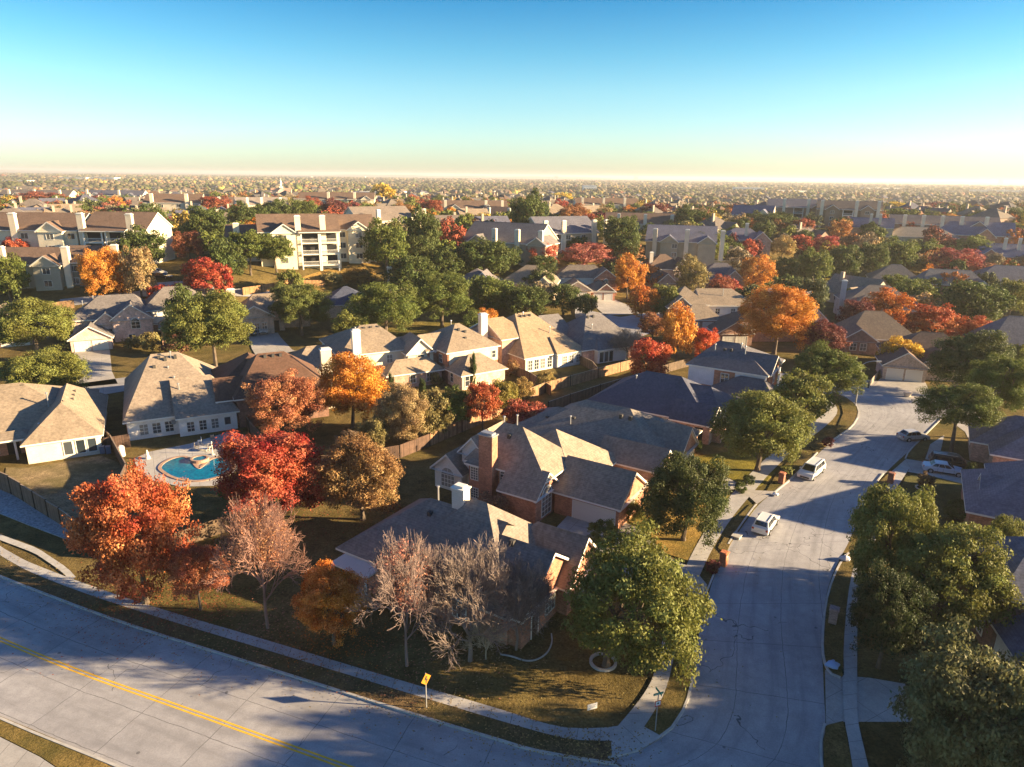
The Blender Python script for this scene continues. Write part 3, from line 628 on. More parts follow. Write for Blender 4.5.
h.vent(2.2, 9, 5.4, 1.5).vent(-5.5, 11, 6.0, 1.1).boxvent(4.1, 6.2, 6.2).boxvent(5, 9, 5.6).boxvent(5, 11, 5.6).boxvent(5, 13, 5.6).boxvent(-1, 13.5, 7.1).vent(1.5, 3.5, 4.2, .2).done()
# --- poolside house
h = House((-52.1, 87.9, 0), 28, 'white poolside house with one large tan hip roof', wall=(.78, .74, .68), roof=(.28, .22, .165), wmat='wall')
h.block(-.7, 13.2, 1.2, 24, 2.9, 9.1, s0=4, s1=6.1, th=.22).block(5.7, 13.4, -.2, 13, 2.86, 6.6, s0=0, s1=2.5)
h.w('brick', BR).box(-.78, 0, 1.3, 23, -2, 2.4)
for x in (1.3, 2.9, 4.5): h.window('f', 1.2, x, .6, 1.0, 1.5, 1, 2)
for x in (7.2, 8.8, 10.4): h.window('f', -.2, x, .6, .9, 1.4, 1, 2)
h.window('f', -.2, 12.1, .9, .8, 1.1, 0, 0).vent(6.4, 4.4, 5.0, 1.5).vent(6, 7.5, 6.5, .3).vent(5.4, 9.6, 7.6, .3).vent(6, 11.5, 8.6, 1.1).boxvent(4.4, 11.7, 9.0).boxvent(5.2, 11.2, 8.8).boxvent(6.6, 11.4, 9).boxvent(3.6, 10, 8.0)
dish = MB(); dish.tube((5.0, .95, 1.9), (5.1, .8, 2.0), .04, .38, 12); dish.build('satellite_dish', 'metal', h.root); h.done()
# --- dark brown roof house behind the salmon tree
o = P(240, 428, 0); h = House((o[0], o[1], 0), 26, 'brown brick house with dark brown roof beside the poolside house', wall=(.2, .115, .085), roof=(.125, .068, .045))
h.block(0, 13, 0, 14, 4.6, 9.0, s0=4, s1=5).block(-3, 9, 5, 17, 4.4, 8.2, ax='y', s0=5, s1=5).block(-2.5, 3, 1.5, 8, 4.2, 6.4, s0=0, s1=0)
h.chimney(13.8, 4, 9.6, 1.6, 1.1, c=(.68, .58, .42)).boxvent(5, 6.3, 8.9).boxvent(6.2, 6.3, 8.9).boxvent(7.3, 6.3, 8.9).window('l', -2.5, 3.5, 1, 1, 1.4, 1, 1).window('f', 1.5, -1, 1, 1.1, 1.5, 1, 1).window('f', 0, 6, .8, 1.1, 1.6, 1, 1).window('f', 0, 9, .8, 1.1, 1.6, 1, 1).done()
# --- cream two storey with chimney
h = House((-32, 122.6, 0), 28, 'cream two storey house with white chimney behind the orange maple', wall=(.74, .65, .48), roof=RT, wmat='wall')
h.block(-1.8, 11, -8, 6, 5.8, 9.1, s0=5.5, s1=4).block(9.6, 14.4, -10.5, -2, 5.6, 7.9, ax='y', s0=0, s1=3).block(5, 15, -13, -9.5, 2.9, 4.6, s0=2, s1=2, m='brick', c=BRP).block(-10, 0, -6, 5, 3, 6, s0=4, s1=0)
h.chimney(1, -8.3, 10, 1.4, 1, c=(.80, .74, .62)).window('f', -10.5, 12, 3.6, 1.2, 1.4, 1, 1).window('f', -13, 12.6, .8, 1, 1.4, 1, 1).window('f', -13, 9.5, .8, 1, 1.4, 1, 1).boxvent(4.3, -1.8, 8.9).boxvent(5.6, -1.8, 8.9).boxvent(7, -1.8, 8.9).vent(2.5, -2.5, 8.6, .7).window('f', -8, 7, 3.6, 1, 1.4, 1, 1).done()
# --- brick two storey with corner chimney and low wing
h = House((-12, 125.5, 0), 35, 'two storey brick house with low hipped wing beside the dark cypress', wall=BR, roof=RT)
h.block(-4, 6.7, -6.5, 6, 5.8, 9.1, s0=5.2, s1=4.5).block(-4, 5, -11.5, -5, 2.9, 5.2, s0=3.3, s1=3.3, m='brick', c=(.62, .45, .3)).block(-6.2, 0, -3, 3, 5.7, 7.8, s0=0, s1=0)
h.w('wall', (.6, .52, .4)).box(-3.7, 6.75, -6.56, -2, 3, 5.6)
h.chimney(8.0, .6, 10.2, 1.5, 1.1, c=(.74, .62, .47)).window('l', -4, -4, 3.5, 1, 1.4, 1, 1).window('l', -6.2, 0, 3.5, 1.3, 1.5, 1, 1, arch=True).window('l', -4, 4, .8, 1, 1.4, 1, 1).window('l', -4, -8, .8, .9, 1.7, 0, 1).window('f', -11.5, -3, .7, .8, 1.9, 0, 1).window('f', -6.56, 5.8, 3.6, .8, 1.3, 0, 1)
h.boxvent(1, -2, 8.6).boxvent(2, -2.6, 8.2).boxvent(1.2, -4, 7.3).vent(.8, .5, 9, .8).done()
# --- tan roof house with white back wall
h = House((3.7, 127.8, 0), 35, 'big tan roofed house with white rear windows above a fenced lawn', wall=BRP, roof=(.34, .24, .15))
h.block(-2.4, 11.8, -1.2, 20, 3, 9.0, s0=5, s1=5.2).block(-4.2, 3, 4, 15.5, 5.8, 8.6, s0=0, s1=3).block(5, 12, -1.9, 6, 2.95, 5.2, s0=1, s1=3, m='wall', c=WH)
h.w('wall', WH).box(-2.3, 5.2, -1.26, 0, -1, 2.85)
h.window('l', -4.2, 8.4, 3.4, .8, 1.4, 0, 1).window('l', -4.2, 9.6, 3.4, .8, 1.4, 0, 1).window('l', -4.2, 10.8, 3.4, .8, 1.4, 0, 1)
for x in (-1.2, .3, 1.8, 3.5): h.window('f', -1.26, x, .4, 1.0, 1.9, 1, 2)
for x in (6.8, 8.4, 10.2): h.window('f', -1.9, x, .6, 1.0, 1.6, 1, 2)
h.vent(7.0, 3.5, 5.5, 1.6).boxvent(3.4, 8.4, 8.8).boxvent(4.4, 8.4, 8.8).boxvent(5.6, 8.4, 8.8).vent(4, 8.6, 9, .5).done()
# --- grey roofed neighbour
o = P(590, 363, 0); h = House((o[0], o[1], 0), 30, 'grey hip roofed house with three dark patio doors beside the bare tree', wall=(.5, .3, .22), roof=(.16, .145, .14))
h.block(-2, 12, 0, 15, 3, 8.2, s0=6, s1=4.5).block(-8, 2, 6, 18, 3, 7.8, s0=3, s1=2).block(1.0, 8.5, -1.2, 5, 2.9, 4.6, s0=2, s1=2, m='wall', c=WH)
for x in (1.9, 3.1, 4.3): h.window('f', -1.2, x, .2, .95, 2.1, 0, 0)
h.vent(3, 4, 6, .9).boxvent(3.8, 6.6, 8).boxvent(5.2, 6.6, 8).done()
# --- right edge purple-shingled houses
o = P(971, 511, 3); h = House((o[0], o[1], 0), -30, 'purple grey shingled house with brick side wall beyond the cars', wall=BR, roof=(.20, .165, .185))
h.block(0, 20, .4, 12, 3, 7.0, s0=6, s1=6).block(2.6, 16, 7, 16, 2.95, 6.2, s0=4.5, s1=5).block(1.2, 8, 3.8, 8.6, 2.9, 5.0, s0=0, s1=2)
h.window('f', .4, 9, .9, 1.2, 1.4, 1, 1).window('l', 2.6, 13, .8, 1.1, 1.3, 1, 1).window('f', .4, 5, .9, 1.2, 1.4, 1, 1).done()
o = P(994, 453, 3); h = House((o[0], o[1], 0), -31, 'lower purple grey roofed house behind the tree with forked trunk', wall=BRP, roof=(.20, .17, .19))
h.block(0, 18, 0, 12, 3, 6.6, s0=6, s1=6).block(-2, 8, 4.2, 12.5, 2.95, 5.8, s0=4.2, s1=2).window('l', -2, 9, .9, 1.2, 1.3, 1, 1).window('f', 0, 5, .9, 1.2, 1.3, 1, 1).done()
o = P(1003, 682, 0); h = House((o[0], o[1], 0), -14, 'blue grey roofed brick house with white gable at the picture edge', wall=(.2, .12, .09), roof=(.13, .14, .19))
h.block(0, 14, 3, 12, 5.6, 8.5, s0=3.5, s1=4).block(.3, 7, -2, 6, 3, 5.8, ax='y', s0=0, s1=0, m='wall', c=WH).window('l', 0, 6, 3.5, .8, 1.5, 1, 2).window('l', 0, 9, 3.5, .8, 1.5, 1, 2).window('l', 0, 5, .8, .8, 1.5, 1, 2).done()
# --- garage gables in the middle distance
def ghouse(px, py, yaw, label, blocks, wall=BR, roof=RT, wmat='brick', gar=(), win=(), chim=(), ops=(), vents=(), z=None):
    o = G(px, py); h = House((o[0], o[1], o[2] if z is None else z), yaw, label, wall=wall, roof=roof, wmat=wmat)
    for b in blocks:
        kw = b[-1] if isinstance(b[-1], dict) else {}; h.block(*[q for q in b if not isinstance(q, dict)], **kw)
    for g_ in gar: h.garage(*g_)
    for w_ in win: h.window(*w_)
    for c_ in chim: h.chimney(*c_[:3], **(c_[3] if len(c_) > 3 else {}))
    for q in ops: h.opening(*q)
    for v in vents: h.vent(*v)
    return h.done()
gb = dict(s0=0, s1=0)
ghouse(734, 346, 4, 'small brick double garage with two white doors behind the white house', [(-4, 4, 0, 6.5, 3, 5.4, 'y', gb), (2, 16, 4, 17, 3, 7, {})], gar=[('f', 0, -1.5, 2.5), ('f', 0, 1.5, 2.5)], wall=(.33, .2, .15), roof=RB)
ghouse(701, 331, 2, 'tan roofed house with white wall and twin garage doors behind the red trees', [(-5, 5, 0, 7, 3, 5.8, {}), (-6, 3, 6, 18, 5.6, 9, {}), (2, 16, 7, 18, 5.2, 8.4, dict(s0=0, s1=5, m='wall', c=WH)), (-7, -1, 5, 9, 5, 7.5, 'y', gb)], gar=[('f', 0, -2, 2.5), ('f', 0, 1.6, 2.5)], wall=(.33, .24, .18), win=[('f', 7, 6, 3, 1.1, 1.3, 1, 1), ('f', 7, 10, 3, 1.1, 1.3, 1, 1), ('f', 5, -4, 3, 1, 1.4)], vents=[(8, 10, 8, .8)])
ghouse(72, 353, 25, 'pink brick two storey house with arched entry and twin garage doors', [(0, 7.4, 0, 6, 2.8, 5.2, 'y', gb), (0, 15, 5.5, 17, 5.8, 9.6, dict(s0=5, s1=3)), (7.6, 15.2, 3.8, 10, 5.7, 8.6, 'y', gb), (4, 9, 4.6, 8, 5, 7, 'y', gb)], wall=(.52, .38, .32), roof=(.17, .15, .14), gar=[('f', 0, 2, 2.6), ('f', 0, 5.3, 2.6)], win=[('f', 3.8, 12, 3.5, 1.6, 1.4, 1, 1, True), ('f', 3.8, 11, .8, 1.2, 1.4, 1, 1), ('l', 0, 8, 3.6, 1, 1.3)], ops=[('f', 4.6, 6.6, 0, 1.5, 3.5)], vents=[(2, 10, 8, 1), (4, 11, 8.8, 1)])
ghouse(152, 338, 27, 'brick two storey house with white upper wall and lean garage wing', [(-1, 13, 2, 15, 5.8, 9.6, dict(s0=4.5, s1=5, m='wall', c=WH)), (-1.1, 13.2, 1.8, 14, 2.6, 2.9, dict(s0=.5, s1=.5)), (2, 10, -5, 3, 3, 5.6, dict(s0=4, s1=3.5))], wall=(.42, .24, .17), roof=(.18, .155, .135), win=[('l', -1, 6, 3.6, 1, 1.3), ('l', -1, 10, 3.6, 1, 1.3), ('f', 2, 9, 3.6, 1, 1.3)], gar=[('f', -5, 6, 4.9)])
ghouse(240, 335, 24, 'single storey house with arched porch and two cars on its drive', [(0, 16, 2, 15, 3.6, 7.6, dict(s0=4, s1=5)), (-.5, 7.5, -1, 6, 4.2, 6.6, 'y', gb), (6, 10, .5, 6, 3.8, 5.8, 'y', gb)], wall=(.46, .34, .25), roof=RT, win=[('f', -1, 2.2, .5, 1, 2.2, 1, 2), ('f', -1, 3.8, .5, 1, 2.2, 1, 2), ('f', -1, 5.4, .5, 1, 2.2, 1, 2)], ops=[('f', .5, 8, 0, 1.5, 2.7)], chim=[(-.8, 8, 9.2, dict(w=1.8, d=1.2, c=(.55, .42, .32)))])
ghouse(325, 318, 20, 'small house with dark blue roof between the oaks', [(0, 12, 0, 11, 3.2, 6.6, {}), (5, 10, -2, 4, 3, 5.2, 'y', gb)], roof=(.07, .08, .12), wall=TN, win=[('f', -2, 7.5, 1, 1.2, 1.3)])
ghouse(-8, 345, 22, 'low house with broad tan roof above the driveway oaks', [(-6, 12, 0, 15, 3, 7.4, {}), (2, 8, -3, 3, 3, 5.4, 'y', gb)], roof=RT, wall=BRP, gar=[('f', -3, 5, 4.9)], win=[('f', 0, 10, 1, 1.2, 1.3)])
ghouse(390, 301, 15, 'tan roofed house with slim chimney behind the central oaks', [(0, 13, 0, 12, 3.2, 7, {})], roof=RT, wall=TN, chim=[(.5, 4, 8.4, {})], win=[('f', 0, 8, 1, 1.2, 1.3)])
ghouse(452, 296, -8, 'brick gabled house facing away between two oaks', [(0, 12, 0, 12, 3.6, 7, {}), (6, 12, -2, 5, 4, 7, 'y', gb)], roof=(.16, .14, .14), wall=BRP, chim=[(-1, 6, 8.8, {})], win=[('f', -2, 9, 2, 1.2, 1.3)])
ghouse(500, 294, -10, 'house with tan and grey roofs beyond the central oaks', [(0, 16, 0, 13, 3.4, 7.6, {}), (10, 16, -4, 4, 3, 5.6, 'y', gb)], roof=RT, wall=TN, win=[('f', -4, 13, 1, 1.2, 1.3)])
ghouse(600, 301, 3, 'red brick house with two white garage doors facing the court', [(-4, 4, 0, 7, 3, 5.6, dict(s0=4, s1=4)), (-1, 4.4, 0.1, 6, 2.9, 5, 'y', gb), (-13, 4, 7, 17, 5.8, 9, dict(s0=5, s1=4, m='wall', c=WH)), (-1, 6, 5.6, 12, 5.9, 8.6, 'y', gb)], wall=(.42, .2, .13), roof=(.17, .14, .115), gar=[('f', 0, -.7, 2.4), ('f', 0, 2.4, 2.4)], win=[('f', 5.6, 2.5, 3.6, 1.2, 1.5, 1, 1, True), ('f', 7, -6, 3.6, 1.2, 1.3)])
ghouse(577, 300, 3, 'small pale gabled house beside the red brick garages', [(-4, 4, 0, 9, 3, 5.4, 'y', gb)], wall=(.6, .45, .33), roof=RT, gar=[('f', 0, -1.5, 2.4), ('f', 0, 1.5, 2.4)])
ghouse(650, 292, 6, 'brown brick house with dark gable beside the orange tree', [(-4, 8, 0, 8, 3.2, 6.4, {}), (2, 8, -1, 5, 3.2, 5.8, 'y', gb), (-8, 6, 8, 20, 4, 8, {})], wall=(.33, .23, .18), roof=(.13, .11, .105), win=[('f', -1, 5, 1, 1.2, 1.3)])
ghouse(664, 279, 6, 'tan gabled house with short chimney beyond the orange tree', [(-6, 8, 0, 12, 3.4, 7.4, {}), (3, 9, -1, 5, 3.4, 6.6, 'y', gb)], wall=(.4, .3, .24), roof=RB, chim=[(-4, 3, 8.4, {})])
ghouse(722, 288, -6, 'low house with blue grey hips and brick entry gable', [(-8, 8, 0, 12, 3.4, 7.4, {}), (0, 6, -3, 5, 3.4, 6.2, 'y', gb), (-10, -2, -4, 4, 3, 5.6, {})], wall=(.36, .25, .2), roof=(.15, .135, .14), win=[('f', -3, 3, 1, 1.2, 1.4)])
ghouse(733, 270, -4, 'tan hipped house among oaks below the blue gables', [(-7, 9, 0, 13, 3.6, 8, {})], wall=CR, roof=RT, wmat='wall', win=[('f', 0, 4, 1, 1.4, 1.4), ('f', 0, 0, 1, 1.4, 1.4)])
ghouse(745, 254, -8, 'two storey house with blue roof and brick bay by the tan tree', [(-10, 8, 0, 12, 5.6, 9.4, {}), (2, 9, -1.5, 5, 5.4, 8.6, 'y', gb), (-9, -3, -1, 5, 5.4, 8.4, 'y', gb)], wall=(.34, .25, .2), roof=(.12, .12, .17), win=[('f', -1.5, 5.5, 3, 1.4, 1.4), ('f', -1, -6, 3, 1.4, 1.4), ('f', 0, -.5, 3, 1.4, 1.4)], chim=[(0, 2, 11.5, {})])
ghouse(750, 226, -28, 'cream gabled house before the brick apartments', [(-10, 10, 0, 13, 5.6, 10, dict(s0=0, s1=0)), (2, 10, -3, 5, 5, 8.4, 'y', gb)], wall=CR, roof=(.14, .135, .18), wmat='wall', win=[('f', -3, 6, 2.5, 1.4, 1.5), ('r', 10, 6, 5, 1.4, 1.5)])
ghouse(852, 322, -12, 'grey two storey house with round bay and slim chimney', [(-2, 16, 0, 13, 5.2, 9, {}), (-1, 6, -3, 4, 4.8, 7.2, 'y', dict(s0=3.5, s1=3.5, m='wall', c=(.5, .5, .52)))], wall=(.4, .36, .34), roof=(.15, .13, .115), chim=[(-2.8, 2, 10.5, dict(c=(.5, .48, .5)))], win=[('f', -3, .6, 3, 1.2, 1.5), ('f', -3, 3.2, 3, 1.2, 1.5), ('f', -3, 2, .6, 1.2, 1.5)])
ghouse(852, 352, -12, 'brown brick house with sharp tan hip beside the dark red tree', [(-1, 13, 0, 13, 3.4, 8, dict(s0=4, s1=6)), (-3, 4, -2.4, 4, 3.2, 5.6, 'y', gb)], wall=(.26, .17, .13), roof=(.2, .15, .105), win=[('f', -2.4, -.6, 1, 1.2, 1.5), ('f', -2.4, 1.4, 1, 1.2, 1.5), ('r', 13, 5, 1, 1.2, 1.5)])
ghouse(903, 381, -18, 'dark roofed house with pale double garage at the street end', [(-3.6, 3.6, 0, 7, 2.9, 5.4, 'y', gb), (-2, 14, 5, 17, 3.2, 7.4, {}), (3, 10, 2.5, 8, 3, 5.2, 'y', gb)], wall=(.46, .36, .28), roof=RB, gar=[('f', 0, -1.6, 2.6), ('f', 0, 1.6, 2.6)], win=[('f', 2.5, 6.5, 1, 1.2, 1.4)])
ghouse(800, 330, -14, 'tan roofed brick house tucked behind the big orange maple', [(-8, 5, 0, 12, 3.4, 7.8, {}), (0, 5.5, -2, 5, 3.4, 6, 'y', gb)], wall=(.48, .36, .3), roof=RT, win=[('f', -2, 2.5, 1, 1, 1.6), ('r', 5, 4, 1, 1.2, 1.4)], chim=[(-7.5, 5, 9, dict(c=(.75, .68, .55)))])
ghouse(1012, 366, -16, 'grey hipped house with cream side wall above the vase trees', [(-5, 14, 0, 14, 3.4, 9, dict(s0=5, s1=4)), (2, 14, -4, 4, 3, 6, {})], wall=CR, roof=(.155, .145, .15), wmat='wall', win=[('f', 0, -3, 1, 1.4, 1.3), ('f', 0, 0, 1, 1.4, 1.3)])
ghouse(902, 290, -20, 'tan hip roofed house among the row of oaks', [(-10, 6, 0, 13, 3.2, 7.8, {})], wall=WH, roof=RL, wmat='wall', win=[('r', 6, 5, 1, 1.4, 1.4)])
ghouse(950, 297, -20, 'long brick house with grey roof and white gable end', [(-9, 10, 0, 13, 4, 8, dict(s0=3, s1=4)), (4, 11, -4, 6, 3.2, 6, 'y', dict(s0=0, s1=0, m='wall', c=WH))], wall=(.36, .18, .12), roof=(.2, .18, .16), win=[('f', 0, -4, 1.5, 1.4, 1.4)])
ghouse(1008, 290, -20, 'white walled house with blue grey roof at the edge oaks', [(-10, 12, 0, 13, 3.6, 7.6, {}), (-12, -3, -3, 6, 3, 5.6, {})], wall=WH, roof=(.17, .16, .17), wmat='wall', win=[('f', -3, -8, 1, 1.4, 1.4)])
ghouse(1008, 270, -22, 'red brick house with blue roof and paired chimneys', [(-14, 14, 0, 14, 5.5, 10, dict(s0=6, s1=0)), (-12, -4, -3, 6, 5, 8.4, 'y', gb)], wall=(.36, .19, .13), roof=(.13, .14, .2), chim=[(-2, 4, 12.5, {}), (3, 4, 12.5, {})], win=[('f', -3, -8, 1.5, 1.4, 1.4)])
ghouse(972, 247, -24, 'broad red brick house with blue slopes before the yellow trees', [(-16, 16, 0, 15, 5.5, 11, dict(s0=6, s1=0)), (0, 8, -3, 6, 5, 8.6, 'y', gb)], wall=(.42, .22, .15), roof=(.14, .145, .2), win=[('r', 16, 7, 5, 1.6, 1.6)])
ghouse(925, 246, -18, 'flat looking grey roofed house beside the orange shrubs', [(-17, 14, 0, 15, 4, 8, {})], wall=TN, roof=(.24, .21, .17))
ghouse(868, 238, -26, 'tan gabled house beside the orange and green tree', [(-10, 10, 0, 13, 5, 9, gb)], wall=TN, roof=(.14, .14, .19), win=[('r', 10, 6, 3, 1.5, 1.5)], chim=[(0, 2, 11, {}), (4, 2, 11, {})])
# ------------------------------------------------------------------ apartments
def apartment(px, py, yaw, L, D, st, label, wall=CR, roof=RB, gables=(), balc=(), chims=(), wins=(), mod=True, z=None, halfhip=False):
    o = G(px, py); h = House((o[0], o[1], o[2] if z is None else z), yaw, label, 'apartment block', 'apartment_building', wall=wall, roof=roof, wmat='wall', base=5)
    ze = 3.0*st+.2; h.block(0, L, 0, D, ze, ze+D*.27, s0=0, s1=0)
    for g_ in gables: h.block(g_, g_+6, -1.4, D*.5, ze-.1, ze+2.0, 'y', 0, 0)
    for c_ in chims: h.chimney(c_, -.2, ze+4.0, 1.5, 1.2, c=(.72, .62, .46))
    for w_ in wins:
        g_in = any(g_ <= w_ <= g_+6 for g_ in gables)
        for k in range(st): h.window('f', -1.4 if g_in else 0, w_, 1.0+3*k, 1.7, 1.4, 1, 0)
    for b_ in balc:
        for k in range(st):
            h.opening('f', 0, b_+2.3, .35+3*k, 4.2, 2.3, 'balcony_shade_panel')  # no hollow behind the balcony, its shade is a dark panel
            mb = MB(); mb.box(b_, b_+4.6, -1.6, -.02, 3*k, 3*k+.25)
            for i in range(19): mb.box(b_+.1+i*.245, b_+.14+i*.245, -1.58, -1.54, 3*k+.25, 3*k+1.2)
            mb.box(b_, b_+4.6, -1.6, -1.52, 3*k+1.2, 3*k+1.28); mb.build('balcony', 'trim', h.root)
        h.post([(b_, -1.5), (b_+4.6, -1.5)], ze-.1, .16)
    if balc:
        b0, b1 = min(balc), max(balc)+4.6; h.block(b0-.3, b1+.3, -1.9, 1.5, ze-.12, ze+.35, s0=0, s1=0, z0=ze-.4)
    return h.done()
APT = 'apartment blocks on the ridge'
A = apartment
A(-2, 290, 6, 17, 12, 2, 'grey green gabled apartment block with white windows above the orange strip', wall=(.44, .40, .30), roof=RB, gables=(9.5,), chims=(2.5, 22-5), wins=(6.5, 12.5))
A(66, 288, 8, 16, 12, 2, 'dark sided apartment block with pair of chimneys behind the orange tree', wall=(.22, .2, .15), roof=RB, gables=(5.5,), chims=(12.5,), wins=(2.5, 8.5))
A(-6, 266, 4, 22, 14, 3, 'tan apartment block with small front gable at the left edge', wall=(.66, .58, .43), roof=RB, gables=(13,), chims=(7, ), wins=(9, 16, 20.5))
A(88, 266, 2, 16, 15, 3, 'tan apartment block with stacked balconies and tall chimneys', wall=(.68, .6, .45), roof=RB, balc=(1, 6.6), chims=(.2, 12.5), wins=(14,))
A(262, 267, 21, 21, 15, 3, 'cream apartment block with three balconies facing the golden bank', wall=(.78, .68, .48), roof=RB, gables=(3.2,), balc=(10.6, 15.6), chims=(10, 16.5), wins=(6, 9.5))
A(338, 262, 21, 11, 13, 3, 'cream apartment wing with small front gable right of the balconies', wall=(.76, .66, .47), roof=RB, gables=(3,), chims=(), wins=(1.6, 6, 10))
A(228, 262, 16, 14, 12, 2, 'pale apartment roof showing between two round oaks', wall=(.7, .62, .47), roof=RB, chims=(3, 10), wins=(5,))
A(360, 238, 36, 24, 18, 2, 'apartment block with striped tan roof and two white chimneys', wall=(.66, .58, .44), roof=(.2, .16, .13), gables=(20,), chims=(8, 25, 28), wins=(5, 14))
A(462, 250, -24, 26, 20, 1, 'broad apartment block with ribbed roof in the centre of the ridge', wall=(.40, .335, .235), roof=(.17, .15, .14), gables=(3, 24), chims=(12, 20, 28), wins=(6, 15))
A(542, 252, 24, 22, 18, 2, 'blue roofed apartment block with white balconies by the red tree', wall=(.40, .335, .235), roof=(.14, .135, .16), balc=(2,), chims=(1, 8, 20, 25), wins=(10, 16))
A(645, 258, -14, 24, 18, 2, 'cream end walled apartment block with blue gables', wall=(.40, .335, .235), roof=(.14, .14, .18), gables=(5, 18), chims=(3, 14, 26), wins=(10,))
A(200, 214, 14, 40, 14, 2, 'far cream apartment block right of the long tan block', wall=(.62, .54, .4), roof=RB, gables=(26,), chims=(3, 12, 38), wins=(30,))
A(146, 222, 10, 26, 14, 3, 'tan apartment block partly hidden by the tall oak', wall=(.55, .47, .35), roof=RB, chims=(4, 20), wins=(8, 16))
A(300, 214, 8, 46, 14, 3, 'apartment block with long striped roof behind the dark red trees', wall=(.58, .5, .37), roof=RB, gables=(38,), chims=(18, 34), balc=(30,), wins=(41,))
A(238, 216, 28, 30, 15, 2, 'pale roofed apartment block left of the spire', wall=(.6, .53, .42), roof=(.24, .2, .17), chims=(6, 14, 25))
A(442, 220, 8, 36, 14, 2, 'apartment block with dark gable end beyond the orange trees', wall=(.55, .47, .35), roof=RB, gables=(4, 22), chims=(2, 24, 33))
A(480, 222, -18, 36, 16, 1, 'row of tan apartment roofs with many chimneys beyond the centre', wall=(.5, .43, .33), roof=RB, gables=(8,), chims=(5, 16, 30))
A(605, 230, -10, 40, 16, 1, 'apartment block with tan roof and four chimneys right of centre', wall=(.55, .47, .36), roof=RB, chims=(6, 18, 30, 40))
A(576, 214, 4, 42, 14, 2, 'far apartment block beneath the yellow trees', wall=(.52, .45, .36), roof=RB, chims=(4, 18, 32))
A(0, 204, 4, 50, 14, 2, 'far left apartment block behind the dark red trees', wall=(.62, .56, .46), roof=(.14, .12, .11), gables=(10, 30), chims=(8, 26, 44))
A(85, 203, 4, 46, 14, 2, 'far apartment block with blue roof and white gables', wall=(.6, .54, .44), roof=(.1, .1, .13), gables=(6, 34), chims=(3, 28))
A(766, 224, -18, 28, 14, 3, 'brown brick apartment block with white balconies before the plain', wall=(.27, .18, .13), roof=(.13, .13, .16), gables=(22,), balc=(13,), chims=(8, 20), wins=(4, 25))
A(815, 227, -20, 30, 14, 3, 'brown brick apartment block with tall brick stair towers', wall=(.3, .2, .13), roof=(.15, .12, .1), gables=(4, 20), balc=(12,), chims=(2, 18, 28), wins=(7, 23))
A(888, 236, -22, 46, 14, 2, 'brown apartment block with six pale chimneys before yellow trees', wall=(.32, .22, .16), roof=(.15, .13, .13), gables=(34,), chims=(6, 14, 22, 30, 40), wins=(10, 26))
# church with white spire
o = G(282, 196); h = House(o, 20, 'pink roofed church with small white spire on the ridge', 'church', 'church', wall=(.6, .42, .34), roof=(.42, .22, .15))
h.block(-16, 16, 0, 16, 7, 12, s0=0, s1=0).block(-6, 6, -5, 8, 7, 13, 'y', 0, 0).block(-3, 3, 4, 10, 15, 15.5, s0=2.9, s1=2.9, m='wall', c=WH)
sp = MB(); sp.box(-1.6, 1.6, 5.4, 8.6, 15, 19); 
for i in range(6): a0, a1 = pi*i/3, pi*(i+1)/3; sp.poly([(2*cos(a0), 7+2*sin(a0), 19), (2*cos(a1), 7+2*sin(a1), 19), (0, 7, 28)])
sp.build('spire', 'trim', h.root); h.done()
